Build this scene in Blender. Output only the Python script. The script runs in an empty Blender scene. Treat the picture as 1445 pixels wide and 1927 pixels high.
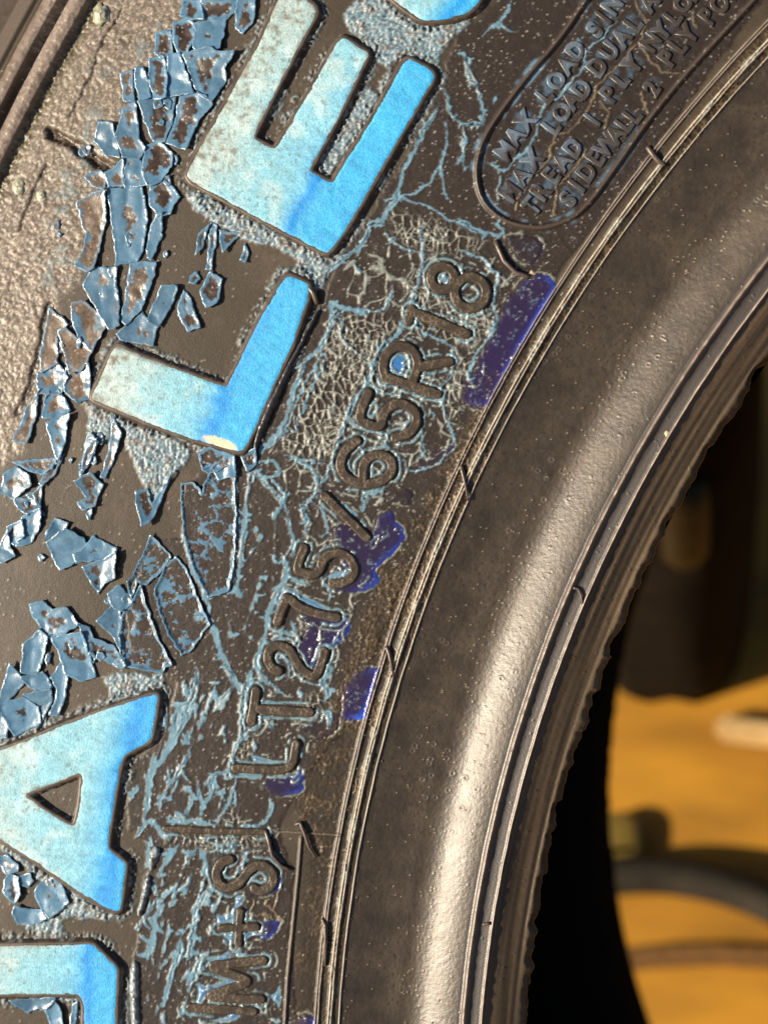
import bpy, math, random, time
import numpy as np
from mathutils import Matrix, Vector, geometry as mgeo
T0 = time.time()
rng = np.random.default_rng(11)
random.seed(5)
scn = bpy.context.scene

# ------------------------------------------------------------------ camera, light
W0, H0 = 1445.0, 1927.0
F = 3500.0                      # focal length in photo pixels
S = 0.0902e-3                   # metres per photo pixel on the sidewall plane
nt = np.array([-0.175, -0.052, 1.0]); nt /= np.linalg.norm(nt)   # sidewall normal seen from the camera
ut = np.cross([0, 1, 0], nt); ut /= np.linalg.norm(ut)
vt = np.cross(nt, ut)
CEN = np.array([2766.0, -1180.0])   # wheel centre on that plane
ELEV = math.radians(58)         # the tyre leans far back
Xw = np.array([1.0, 0, 0]); Vw = np.array([0, math.sin(ELEV), math.cos(ELEV)]); Nw = np.array([0, -math.cos(ELEV), math.sin(ELEV)])
RT = np.c_[Xw, Vw, Nw]          # tyre frame -> world
BACK = -3315.0                  # far sidewall, in px
R_OUT = 4500.0
TLOC = np.array([0, 0, 0.0])
TLOC[2] = -((Nw * BACK * S - Vw * R_OUT * 0.985 * S)[2]) + 0.0
cam_loc_t = np.array([ut[2], vt[2], nt[2]]) * F * S - np.array([CEN[0], CEN[1], 0]) * S
Rc = np.array([[ut[0], ut[1], ut[2]], [vt[0], vt[1], vt[2]], [nt[0], nt[1], nt[2]]])  # camera axes (columns) in tyre frame
cam = bpy.data.cameras.new('camera'); cam_o = bpy.data.objects.new('camera', cam); scn.collection.objects.link(cam_o)
cam.sensor_fit = 'HORIZONTAL'; cam.sensor_width = 36; cam.lens = F / W0 * 36
cam.clip_start = 0.01; cam.clip_end = 200
M = np.eye(4); M[:3, :3] = RT @ Rc; M[:3, 3] = RT @ cam_loc_t + TLOC
cam_o.matrix_world = Matrix(M.tolist())
scn.camera = cam_o
cam.dof.use_dof = True; cam.dof.focus_distance = F * S * 1.0; cam.dof.aperture_fstop = 21.0

SUN_T = np.array([-0.81, -0.07, 0.57]); SUN_T /= np.linalg.norm(SUN_T)     # towards the sun, tyre frame
SUN_W = RT @ SUN_T
w = bpy.data.worlds.new('World'); scn.world = w; w.use_nodes = True
wt = w.node_tree; sky = wt.nodes.new('ShaderNodeTexSky'); sky.sky_type = 'NISHITA'; sky.sun_disc = False
sky.sun_elevation = math.asin(SUN_W[2]); sky.sun_rotation = math.atan2(SUN_W[0], SUN_W[1])
sky.air_density = 1.0; sky.dust_density = 2.0
wt.links.new(sky.outputs[0], wt.nodes['Background'].inputs[0]); wt.nodes['Background'].inputs[1].default_value = 0.05
sun = bpy.data.lights.new('sun', 'SUN'); sun.energy = 5.0; sun.angle = math.radians(0.6); sun.color = (1.0, 0.86, 0.67)
sun_o = bpy.data.objects.new('sun', sun); scn.collection.objects.link(sun_o)
sun_o.rotation_euler = Vector((-SUN_W).tolist()).to_track_quat('-Z', 'Y').to_euler()
vs = scn.view_settings; vs.view_transform = 'Standard'; vs.look = 'None'; vs.exposure = 0.7; vs.gamma = 1.0

# ------------------------------------------------------------------ photo pixel <-> tyre
def prof_px(r):
    return np.interp(r, PR, PZ)
# radial section of the near side (px units): bead toe ... rim cove ... sidewall ... shoulder
SEC = [(2518,-60),(2520,-42),(2526,-28.5),(2540,-23),(2556,-17),(2572,-10.5),(2584,-5.5),(2591,-2),(2595,0),(2599,0),(2622,-1),(2627,1),(2631,1),
       (2636,-1.9),(2642,-2.3),(2650,-3.5),(2660,-5.4),(2670,-8.0),(2680,-11.2),(2690,-14.9),(2700,-19.0),(2708,-22.1),(2716,-24.4),(2726,-26.3),(2736,-27.2),(2746,-27),(2760,-25),(2776,-23),
       (2800,-19),(2830,-12),(2850,-6.3),(2862,-3),(2868,-1),(2880,0),(2905,0),(2925,0),(3300,2),(3600,-6),(3800,-22),(3900,-34),(3960,-42),(4050,-60),
       (4120,-85),(4200,-130),(4300,-220),(4400,-380)]
SR = np.array([a for a, b in SEC], float); SZ = np.array([b for a, b in SEC], float)
def catmull(xs, xk, yk):
    m = np.gradient(yk, xk)
    i = np.clip(np.searchsorted(xk, xs) - 1, 0, len(xk) - 2)
    h = xk[i+1] - xk[i]; t = np.clip((xs - xk[i]) / h, 0, 1)
    return (2*t**3-3*t**2+1)*yk[i] + (t**3-2*t**2+t)*h*m[i] + (-2*t**3+3*t**2)*yk[i+1] + (t**3-t**2)*h*m[i+1]
PR = np.arange(2518, 4400, 1.0); PZ = catmull(PR, SR, SZ)

def unproject(p, z=0.0):
    """photo px -> tyre frame (px units) on the plane z"""
    p = np.asarray(p, float).reshape(-1, 2)
    d = np.c_[(p[:, 0]-W0/2)/F, -(p[:, 1]-H0/2)/F, -np.ones(len(p))] @ Rc.T
    o = cam_loc_t / S
    t = (np.asarray(z) - o[2]) / d[:, 2]
    return o + d * t[:, None]
def project(P):
    q = (np.asarray(P, float) - cam_loc_t / S) @ Rc
    return np.c_[W0/2 - F*q[:, 0]/q[:, 2], H0/2 + F*q[:, 1]/q[:, 2]]
def surf(p):
    P = unproject(p)
    for _ in range(3):
        P = unproject(p, prof_px(np.hypot(P[:, 0], P[:, 1])))
    return P
def place(p, h):
    """photo px + height above the sidewall (px units) -> tyre frame metres"""
    P = surf(p); P[:, 2] += h
    return P * S

# ------------------------------------------------------------------ noise tools
def vnoise(x, y, sc, seed):
    g = np.random.default_rng(seed).random((257, 257)).astype(np.float32)
    u = x / sc + 1000.3; v = y / sc + 1000.7
    i = np.floor(u).astype(np.int32); j = np.floor(v).astype(np.int32)
    a = (u - i).astype(np.float32); b = (v - j).astype(np.float32)
    a = a*a*(3-2*a); b = b*b*(3-2*b)
    i0 = i & 255; j0 = j & 255; i1 = (i+1) & 255; j1 = (j+1) & 255
    return (g[i0, j0]*(1-a)+g[i1, j0]*a)*(1-b) + (g[i0, j1]*(1-a)+g[i1, j1]*a)*b
def fbm(x, y, sc, seed, n=3, gain=0.55):
    s = 0; amp = 1; tot = 0
    for k in range(n):
        s = s + amp*vnoise(x, y, sc/2**k, seed+k*17); tot += amp; amp *= gain
    return s/tot
def worley(x, y, cell, seed):
    r = np.random.default_rng(seed); gx = r.random((256, 256)).astype(np.float32); gy = r.random((256, 256)).astype(np.float32)
    u = (x/cell+500.0).astype(np.float32); v = (y/cell+500.0).astype(np.float32)
    i = np.floor(u).astype(np.int32); j = np.floor(v).astype(np.int32)
    f1 = np.full(u.shape, 9, np.float32); f2 = f1.copy()
    for di in (-1, 0, 1):
        for dj in (-1, 0, 1):
            a = (i+di) & 255; b = (j+dj) & 255
            d = np.hypot(i+di+gx[a, b]-u, j+dj+gy[a, b]-v)
            f2 = np.minimum(f2, np.maximum(f1, d)); f1 = np.minimum(f1, d)
    return f1*cell, f2*cell
def sst(a, b, x):
    t = np.clip((x-a)/(b-a), 0, 1); return t*t*(3-2*t)
def seg_d(X, Y, pl, closed=False):
    d = np.full(X.shape, 1e9, np.float32)
    n = len(pl); rngk = range(n if closed else n-1)
    for k in rngk:
        a = pl[k]; b = pl[(k+1) % n]; ab = b-a; L = ab@ab + 1e-9
        t = np.clip(((X-a[0])*ab[0]+(Y-a[1])*ab[1])/L, 0, 1)
        d = np.minimum(d, np.hypot(X-a[0]-t*ab[0], Y-a[1]-t*ab[1]))
    return d
def poly_sd(X, Y, pl):
    d = seg_d(X, Y, pl, True); ins = np.zeros(X.shape, bool); n = len(pl)
    for k in range(n):
        a = pl[k]; b = pl[(k+1) % n]
        if a[1] == b[1]: continue
        c = ((a[1] > Y) != (b[1] > Y)) & (X < (b[0]-a[0])*(Y-a[1])/(b[1]-a[1]) + a[0])
        ins ^= c
    return np.where(ins, -d, d)
def chaikin(p, n=1, closed=True):
    p = np.asarray(p, float)
    for _ in range(n):
        q = np.roll(p, -1, 0) if closed else p[1:]
        a = p if closed else p[:-1]
        m = np.empty((2*len(a), 2)); m[0::2] = .75*a+.25*q; m[1::2] = .25*a+.75*q
        if not closed: m = np.vstack([p[:1], m, p[-1:]])
        p = m
    return p
def dens(p, step, closed=True):
    out = []; n = len(p)
    for k in range(n if closed else n-1):
        a = p[k]; b = p[(k+1) % n]; m = max(1, int(np.hypot(*(b-a))/step))
        for j in range(m): out.append(a+(b-a)*j/m)
    if not closed: out.append(p[-1])
    return np.array(out)

# ------------------------------------------------------------------ outlines read off the photograph, by close-up: (x origin, y origin, scale)
ZO = {'c1': (0, 0, 2.998), 'c2': (340, 0, 2.580), 'c3': (860, 0, 2.470), 'c4': (0, 400, 2.998), 'c5': (440, 400, 2.580), 'c6': (0, 820, 2.779),
      'c7': (400, 880, 2.89), 'c8': (900, 400, 2.651), 'd1': (0, 1270, 3.6125), 'd2': (0, 1560, 3.6125), 'd3': (240, 1250, 3.6125),
      'd4': (240, 1560, 3.6125), 'd5': (560, 1200, 3.284), 'o': (0, 0, 1)}
def P_(z, s):
    ox, oy, k = ZO[z]
    return [np.array([[ox+float(t.split(',')[0])/k, oy+float(t.split(',')[1])/k] for t in part.split()]) for part in s.split(';') if part.strip()]
def D_(txt):
    """lines 'zone: pts; pts' -> list of arrays"""
    out = []
    for ln in txt.strip().splitlines():
        z, s = ln.split(':', 1); out += P_(z.strip(), s)
    return out
def DW(txt):
    """lines 'zone width: pts; pts' -> list of (width, array)"""
    out = []
    for ln in txt.strip().splitlines():
        h, s = ln.split(':', 1); z, wd = h.split(); out += [(float(wd), p) for p in P_(z, s)]
    return out

LET_E = D_('c2: 35,855 60,888 150,935 350,1045 520,1135 690,1222 720,1232 745,1210 830,1085 1000,790 1240,375 1225,345 1110,283 1082,310 930,585 740,890 632,832 760,600 918,268 905,250 795,184 768,200 600,500 462,726 358,672 480,425 672,60 650,20 520,-60 470,20 390,205 200,545 60,790')[0]
LET_L = D_('c4: 522,1050 560,960 640,785 672,742 720,770 800,803 1000,880 1180,945 1283,982 1360,830 1440,660 1519,520 1590,400 1621,360 1650,355 1735,395 1760,420 1745,490 1690,650 1660,750 1550,980 1450,1215 1385,1345 1350,1350 1170,1300 1060,1268 870,1198 700,1128 580,1080')[0]
LET_A = D_('d1: -380,700 -380,640 0,510 200,440 400,350 700,240 850,190 1055,125 1086,128 1084,200 1050,400 1030,452 960,490 872,530 842,570 800,800 760,1050 747,1180 800,1215 872,1275 868,1330 850,1460 835,1590 800,1606 700,1560 500,1440 300,1298 150,1198 0,1108 -300,920')[0]
HOLE_A = D_('d1: 195,805 400,725 545,672 570,685 562,800 540,950 518,1018 480,1010 330,920 205,825')[0]
LET_D = D_('d2: -300,790 0,785 300,780 630,774 660,786 800,925 812,950 803,1200 795,1500 580,1500 582,1185 562,1150 540,1120 100,1118 -300,1135')[0]
LET_O = D_('c2: 900,-160 980,-50 1040,8 1100,55 1150,90 1200,107 1300,98 1380,75 1440,35 1490,-50 1520,-160')[0]

# small letters: centre lines of their strokes
SMALL = [
 ('T', 9.0, D_('c7: 240,1215 215,1380')+D_('c7: 262,1312 400,1322 532,1330')),
 ('two', 8.5, D_('c7: 362,1105 325,1090 300,1040 308,992 355,962 412,978 450,1030 480,1090 525,1125 572,1138 612,1000')),
 ('seven', 8.5, D_('c7: 405,705 355,840')+D_('c7: 425,712 480,762 580,797 682,815')),
 ('five', 8.5, D_('c7: 502,435 455,558 500,570 560,585 592,545 600,500 650,465 705,460 765,505 780,575 725,628 655,632')),
 ('slash', 8.5, D_('c7: 612,152 730,270 840,378')),
 ('six', 9.0, D_('c5: 600,1110 545,1150 518,1200 525,1262 570,1300 640,1320 715,1310 770,1262 772,1205 725,1170 665,1180 628,1225 628,1290')),
 ('five', 9.0, D_('c5: 655,875 602,1000 650,1025 715,1045 725,980 770,930 830,925 885,965 892,1020 855,1075 785,1092')),
 ('R', 9.0, D_('c5: 735,795 860,840 990,880')+D_('c5: 735,795 722,740 750,670 815,640 875,668 898,730 880,790 862,838')+D_('c5: 895,752 970,735 1050,722')),
 ('one', 9.5, D_('c5: 860,475 1000,535 1130,588')+D_('c5: 865,470 850,522')),
 ('eight', 9.0, [chaikin(np.array([[440+(1015+58*math.cos(a))/2.58, 400+(318+58*math.sin(a))/2.58] for a in np.linspace(0, 6.283, 15)]), 1, False),
                 chaikin(np.array([[440+(1150+78*math.cos(a))/2.58, 400+(388+78*math.sin(a))/2.58] for a in np.linspace(0, 6.283, 17)]), 1, False)]),
 ('L', 8.0, D_('d3: 735,705 900,712 1120,722 1150,540')),
 ('seam_bar', 6.0, D_('d3: 262,1118 600,1135 930,1140')),
 ('S', 9.0, D_('d4: 700,205 640,225 602,300 622,372 690,405 762,375 812,300 872,245 945,250 1000,305 990,385 915,425 868,405')),
 ('plus', 7.0, D_('d4: 770,560 755,780')+D_('d4: 640,675 880,665')),
 ('M', 8.5, D_('d4: 925,893 700,915 550,935 700,985 850,1035 700,1090 530,1140 720,1155 910,1160')),
 ('mark', 8.0, D_('d4: 430,1215 600,1225 860,1240')),
]
PUDDLE = [(a, p) for a, t in [
 (1.0, 'c7: 900,250 975,240 1005,300 1045,320 1052,390 1000,465 905,535 890,560 905,620 880,645 800,690 700,685 640,660 660,560 700,480 640,400 660,300 740,300 850,390'),
 (.9, 'c7: 440,760 560,800 690,820 710,785 760,830 750,890 690,960 620,990 560,1110 500,1080 440,960 500,900 480,830'),
 (1.2, 'c7: 750,1130 820,1090 915,1080 905,1110 880,1220 830,1390 690,1375 700,1290 690,1220 730,1160'),
 (.45, 'c7: 430,1400 560,1350 690,1310 700,1420 640,1470 560,1470 480,1430'),
 (1.2, 'o: 1016,512 1062,530 1020,626 982,687 940,749 921,768 880,772 862,750 885,705 912,650 935,600 960,550 985,520'),
 (.75, 'c5: 830,1240 900,1200 1000,1150 1070,1110 1080,1140 1040,1190 950,1240 860,1260'),
 (.5, 'c7: 900,200 990,150 1050,100 1090,130 1105,165 1060,200 1010,195'),
 (.9, 'd3: 880,790 1000,760 1150,750 1175,710 1200,760 1195,870 1100,890 980,900 960,880'),
 (.9, 'd4: 770,430 900,430 1000,380 1040,310 1065,350 1040,410 930,460 820,460'),
 (.8, 'd4: 790,700 890,690 930,620 1055,605 1050,640 980,740 930,765 880,740 800,790 700,830 690,790'),
 (.5, 'c8: 120,90 350,120 300,220 240,270 150,180'),
 (.8, 'o: 558,1906 597,1904 597,1950 552,1950'),
 ] for p in D_(t)]
BRIGHT = D_('''d4: 600,575 650,590 700,570 740,520 730,450 790,450 800,490 750,540 735,640 640,650 625,670 640,700 735,700 730,790 700,780 660,730 610,690 605,640
d4: 790,700 880,690 900,680 860,720 790,760
d4: 520,930 560,890 640,870 690,820 700,890 650,915 560,915 522,948 560,980 700,1020 780,1030 700,1060 560,1120 510,1160 440,1280 415,1285 480,1150 465,1035 520,1080 600,1060 690,1032 540,970
d4: 960,1130 1010,1120 1045,1050 1040,1230 1000,1170
d4: 540,1310 620,1290 700,1275 715,1160 740,1230 770,1270 720,1310
c7: 365,660 420,650 500,700 600,740 640,775 560,770 470,720 400,690 350,830 330,830
c7: 290,1020 310,950 370,925 440,930 380,945 320,985
c7: 275,1265 350,1280 430,1298 500,1310 420,1318 275,1310
c7: 610,120 680,180 760,230 790,260 770,270 690,220 600,150
d3: 830,610 880,625 1000,660 1060,672 1000,680 860,670
d3: 730,735 850,745 930,750 880,790 800,780
c5: 740,760 760,690 800,680 850,700 850,780 800,800
c5: 1000,290 1040,290 1065,325 1040,355 1005,340
c7: 620,590 700,570 740,540 745,570 700,600 640,610''')
FILM = D_('''o: 885,-60 885,0 832,150 760,300 700,400 640,480 612,560 560,680 520,770 470,862 440,862 395,880 345,912 343,1000 352,1015 300,1015 262,1075 235,1140 250,1250 312,1268 335,1290 312,1370 290,1405 245,1440 238,1560 290,1600 272,1650 268,1720 252,1800 240,2000 566,2000 545,1760 552,1640 520,1560 560,1480 640,1380 700,1240 745,1130 800,1010 850,900 905,790 1000,600 1060,500 1180,350 1300,180 1480,-60''')[0]
GOLD = D_('''o: 575,1600 560,1530 540,1500 580,1460 600,1380 650,1250 690,1150 730,1010 790,960 850,860 900,760 905,700 1000,640 1120,480 1260,280 1480,0 1480,120 1250,380 1120,560 960,790 850,1040 740,1290 670,1580 640,1800 615,2000 560,2000 560,1800''')[0]
CRUST = D_('''o: 110,-60 380,-60 352,0 330,60 300,130 250,190 205,250 215,330 190,400 160,450 150,530 112,560 100,640 70,760 45,850 -10,885 -60,900 -60,330 0,300''')[0]
CRUMB = D_('''o: 370,345 420,375 500,415 600,470 620,500 606,545 580,548 540,525 560,490 520,465 470,455 430,432 400,418 368,392
c4: 500,1085 560,1120 640,1150 760,1195 870,1225 1000,1290 1080,1340 1070,1390 1020,1440 960,1500 930,1560 870,1700 840,1590 780,1450 720,1330 700,1230 640,1180 600,1300 560,1290 500,1240
c2: 790,60 850,-10 990,-10 1060,50 1150,112 1260,115 1380,92 1400,115 1280,225 1250,315 1180,285 1100,265 1000,320 950,270 915,215 830,150
d1: 700,20 760,0 1110,0 1130,60 1080,98 1000,128 850,180 720,235 700,210 760,160 740,100
d2: 0,85 150,178 300,285 500,425 700,545 830,590 820,622 700,612 560,612 430,602 380,560 480,480 380,400 240,335 140,235 0,135
d2: 130,650 200,620 300,610 420,610 430,700 330,715 200,690
d2: -40,1140 100,1120 500,1125 570,1150 540,1190 400,1160 100,1150
d1: 0,470 120,410 290,320 400,310 430,345 200,440 0,500
c1: 1040,1080 1110,1060 1250,1150 1280,1190 1200,1230 1120,1170
c2: 650,815 720,860 900,600 960,470 910,420 800,600''')
WEB = [(9, D_('c5: 440,700 490,500 740,480 800,560 700,700 600,860 540,1000 480,1190 300,1180 225,1150 300,920')[0]),
       (11, D_('c5: 750,-20 1000,40 1220,140 1100,200 930,180 800,130')[0]),
       (9, D_('d3: 240,1160 930,1165 945,1225 720,1285 540,1265 480,1225 240,1205')[0]),
       (10, D_('c7: 500,1240 640,1200 640,1330 560,1370 490,1290')[0]),
       (9, D_('d3: 730,560 850,480 880,520 800,640 700,690')[0]),
       (9, D_('d3: 610,1070 730,980 760,1060 740,1110')[0]),
       (11, D_('c5: 820,330 900,260 1240,480 1260,560 1160,650 1000,610 880,560')[0]),
       (13, D_('c5: 600,780 720,660 760,700 690,800 600,960')[0]),
       (13, D_('d4: 540,1080 720,1120 940,1150 960,1240 700,1220 500,1180')[0]),
       (13, D_('c5: 980,860 1060,760 1180,650 1150,800 1080,900 1080,1100 1010,1080')[0])]
CRACK = DW('''c7 7: 380,470 412,560 380,640 330,720 300,830 270,960 232,1070 270,1140 300,1170; 225,1080 190,1180 175,1260 150,1380 180,1470; 560,0 580,80 560,150 500,200; 180,1470 220,1420 260,1360
c7 6: 120,0 130,120 130,250 125,380 110,560 90,660; 0,880 60,1050 120,1180 180,1260; 220,30 300,90 350,150 400,230 420,310 440,400 430,480; 500,190 515,290 510,360 470,410; 270,1170 340,1190 365,1220; 260,1350 310,1370 320,1420
c7 4: 210,30 190,150 165,350 150,520 130,640 155,700; 540,180 600,230 625,290 635,340 590,370; 380,1020 420,1100 400,1160; 470,1200 490,1250; 620,720 640,690 590,600; 620,1000 650,960 690,930
c7 8: 420,620 500,630; 330,890 420,900 480,940; 460,890 430,830; 590,1320 640,1340 640,1420; 840,150 800,240
c7 9: 640,1080 620,1140 600,1170 640,1230 610,1270
c5 9: 740,30 650,70 640,150 560,200 470,260 440,330; 470,440 480,500 440,640 340,720 300,860 220,1080 120,1170
c5 7: 900,90 930,200 915,300 890,380 830,500 800,600 720,660 680,740 650,830 580,920 530,1040 490,1170 460,1280 410,1320; 480,440 540,470 640,490 740,465 770,410 770,350
c5 5: 740,100 800,170 900,190; 1100,180 1210,220 1300,310 1260,410 1275,500 1260,590 1180,660 1140,800 1160,830; 110,1220 200,1200 230,1250 170,1300 110,1250; 130,1270 220,1320 260,1390 200,1380; 270,1190 380,1230 400,1280 370,1330; 580,1000 600,1040 700,1070 750,1080 740,1140; 600,1100 630,1150 600,1200; 640,1360 680,1345 750,1330; 700,1330 740,1350 640,1370
c5 4: 850,440 900,590 1060,630 1075,700 1060,790 1000,860 1030,1000 1080,1100 1070,1150; 690,780 700,860 740,890 790,870 790,830; 440,690 460,700 370,860 280,1090; 430,690 330,850 245,1090; 250,1170 330,1200 440,1220; 830,1200 850,1260 950,1245 1060,1160; 910,1050 930,1150 900,1200; 600,260 615,300; 490,500 530,520 520,600 560,660 640,700; 920,1000 960,960 980,1010
c2 8: 1260,510 1190,610 1120,760 1070,850 1050,960 1000,1050 920,1100 860,1240
c2 6: 1280,420 1310,570 1400,610 1445,600; 1390,240 1390,380 1430,420
c2 4: 1290,590 1300,700 1260,800 1290,960; 1070,950 1180,920 1260,810; 1000,970 1050,940 1200,1010 1445,1130; 1380,620 1390,720 1340,800
c3 6: 260,0 200,110 120,165; 40,230 60,340 110,420 125,550 100,580 0,580; 180,1030 230,1060 180,1110 0,1010
c3 4: 200,110 250,150; 0,620 30,650 40,790; 180,430 165,490; 560,170 600,230 600,310 540,370 480,440 400,500 390,560 340,680 270,750 200,800 160,760
c3 3: 740,90 700,150 610,230; 200,800 190,880 200,950
c6 5: 965,520 1000,650 1095,890 1105,960; 970,1310 980,1360; 1060,1440 1045,1520; 1110,1370 1100,1390; 990,1560 970,1612
c6 6: 1105,960 1150,1110 1220,1250 1280,1370; 1320,400 1270,420 1285,510 1260,690; 1090,850 1150,810 1230,810 1265,850; 1130,1170 1180,1150; 1170,1370 1225,1305; 1030,960 1090,930
c6 9: 1030,1210 1040,1290 1000,1380 930,1440 900,1550
d3 10: 480,50 470,180 420,270 390,410 310,500 290,580 200,670 150,780 150,950
d3 8: 370,270 330,400 300,520; 150,810 140,930 120,1040; 140,1220 160,1340 150,1400; 350,1220 290,1290 240,1370 220,1440
d3 7: 430,580 390,690 340,760 310,840; 800,300 770,370 780,460 790,500 740,560 720,640 680,720 600,760 560,880 520,940; 480,1240 430,1290 400,1370; 480,1230 530,1280 540,1400 530,1445
d3 6: 420,470 400,550; 490,800 480,900 520,980 500,1060; 440,860 430,950 390,1050; 40,1180 100,1110 150,1060 220,1100 230,1180; 260,860 210,990; 890,370 980,370 980,440
d3 5: 400,150 405,220; 520,320 490,440; 280,700 300,770 290,840; 740,770 720,860 680,960 620,1060; 70,820 30,930; 260,1050 300,1080 420,1070 590,1080
d3 4: 510,480 505,530; 575,230 570,255; 380,720 420,790; 650,770 720,760; 745,860 740,980; 860,520 880,600; 980,910 990,960 960,1060 900,1100 780,1110; 530,1270 600,1260 720,1270 720,1200 700,1160; 545,1200 650,1235 800,1225
d4 9: 560,400 500,500 460,600 440,780 400,920; 365,710 360,800 310,960 280,1100 240,1220; 235,540 180,640 170,760 150,860 80,860
d4 6: 225,460 200,510 100,620 70,690; 490,910 460,1000 410,1060; 180,350 190,430 220,460; 660,750 670,800; 960,1300 1040,1300
d4 5: 590,390 560,450; 410,390 385,470; 410,1150 380,1230 340,1290; 150,630 190,620; 700,830 740,850 930,860; 700,920 680,970; 330,470 290,530; 250,1270 255,1320; 800,160 790,250 730,340
d4 3: 570,670 555,720; 245,350 230,390; 215,1210 205,1270; 620,430 640,460
''')
GOLDLINE = DW('''c3 3: 830,0 850,50 880,100 850,200 720,330 660,390 640,450 600,510 550,590 450,640 430,740 340,830 280,930 280,970; 660,470 710,520 690,590; 600,690 540,790 470,860 445,1000; 860,200 900,280 960,340 1030,330; 860,420 890,520; 1100,60 1110,120
d4 3: 870,480 840,590; 950,480 940,520 1000,560 1040,430; 1000,560 1060,610; 850,590 930,570 1000,600''')
BOXRIDGE = D_('c3: 760,-240 600,0 480,180 330,350 180,550 112,670 86,800 110,920 180,1000 265,1042 380,1060 480,1040 590,980 750,760 900,540 1100,300 1380,0 1540,-180')[0]

# load panel text, set character by character along its four lines
LINES = [('MAX', 'c3: 225,700 268,632 318,560'), ('LOAD', 'c3: 408,442 458,372 508,300 552,232'), ('SINGL', 'c3: 640,138 680,82 722,22 765,-40 805,-95'),
         ('MAX', 'c3: 248,892 298,818 352,742'), ('LOAD', 'c3: 440,585 488,520 532,462 578,410'), ('DUAL', 'c3: 652,308 708,238 764,172 822,106'), ('AT', 'c3: 890,10 930,-40'),
         ('TREAD', 'c3: 348,955 393,885 440,815 488,748 540,685'), ('1', 'c3: 628,555'), ('PLY', 'c3: 708,436 760,368 815,296'), ('NYLON', 'c3: 900,192 950,140 1005,75 1050,15 1095,-45'),
         ('SIDEWALL', 'c3: 515,925 556,862 602,795 645,735 692,672 738,622 778,575 818,535'), ('2', 'c3: 905,410'), ('PLY', 'c3: 980,268 1028,212 1075,155'), ('POLY', 'c3: 1165,72 1220,15 1270,-45 1320,-100')]

# ------------------------------------------------------------------ paint and relief of the sidewall, on a grid over the visible part
q = 1.5
gx = np.arange(-70, 1520, q, dtype=np.float32); gy = np.arange(-70, 2005, q, dtype=np.float32)
GX, GY = np.meshgrid(gx, gy)
wx = GX + 7*(vnoise(GX, GY, 16, 1)-.5) + 4*(vnoise(GX, GY, 6, 2)-.5)
wy = GY + 7*(vnoise(GX, GY, 16, 3)-.5) + 4*(vnoise(GX, GY, 6, 4)-.5) + 2.4*(vnoise(GX, GY, 3, 6)-.5)
wx += 2.4*(vnoise(GX, GY, 3, 5)-.5)
sx = GX + 12*(vnoise(GX, GY, 26, 7)-.5) + 4*(vnoise(GX, GY, 9, 9)-.5); sy = GY + 12*(vnoise(GX, GY, 26, 8)-.5) + 4*(vnoise(GX, GY, 9, 10)-.5)
_g = unproject(np.c_[GX.ravel(), GY.ravel()]); RAD = np.hypot(_g[:, 0], _g[:, 1]).reshape(GX.shape).astype(np.float32)
def win(p, m):
    x0 = max(0, int((p[:, 0].min()-m-gx[0])/q)); x1 = min(len(gx), int((p[:, 0].max()+m-gx[0])/q)+2)
    y0 = max(0, int((p[:, 1].min()-m-gy[0])/q)); y1 = min(len(gy), int((p[:, 1].max()+m-gy[0])/q)+2)
    return slice(y0, max(y0+1, y1)), slice(x0, max(x0+1, x1))
def region(p, soft, warp=True, m=20):
    s = win(p, m+soft); o = np.zeros(GX.shape, np.float32)
    d = poly_sd((wx if warp else GX)[s], (wy if warp else GY)[s], p)
    o[s] = sst(soft, -soft, d); return o
n1 = fbm(GX, GY, 60, 21, 4); n2 = fbm(GX, GY, 14, 22, 3); n3 = vnoise(GX, GY, 4, 23); n4 = vnoise(GX, GY, 2.2, 24); n5 = fbm(GX, GY, 200, 25, 3)
def C(*c): return np.array(c, np.float32)
COL = np.empty(GX.shape+(3,), np.float32); HGT = np.zeros(GX.shape, np.float32); RGH = np.full(GX.shape, .5, np.float32)
def mix(mask, col, rough=None, a=1.0):
    global COL, RGH
    m = np.clip(mask*a, 0, 1)
    COL += m[..., None]*(col-COL)
    if rough is not None: RGH += m*(rough-RGH)
# bare black rubber
COL[:] = C(.041, .0305, .0200)*(0.85+.3*n1)[..., None]
RGH[:] = .48
COL *= (1+.55*sst(.5, .75, n5)*n3+.35*sst(.55, .8, n1))[..., None]
HGT += .14*(n3-.5)+.25*(n2-.5)
# thin film with dried specks
film = region(FILM, 3)
mix(film, C(.0245, .0175, .0135)*(0.75+.5*n2)[..., None], .42)
HGT += film*(1.2 + .8*(n1-.5) + .15*(n2-.5) + .22*(n3-.5))
gold = region(GOLD, 14)
mix(gold, C(.026, .0180, .0105)*(0.6+.8*n2)[..., None], .40)
f1, f2 = worley(sx, sy, 16, 31); e1 = f2-f1
f1b, f2b = worley(sx, sy, 9.5, 32); e2 = f2b-f1b
lin = np.maximum(sst(2.2, .4, e1), .6*sst(1.6, .3, e2))*sst(.34, .56, n1+.15*(n3-.5))*gold
mix(lin, C(.23, .15, .07), .38, .5); HGT += lin*1.3 + gold*.35*(n3-.5)
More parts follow.
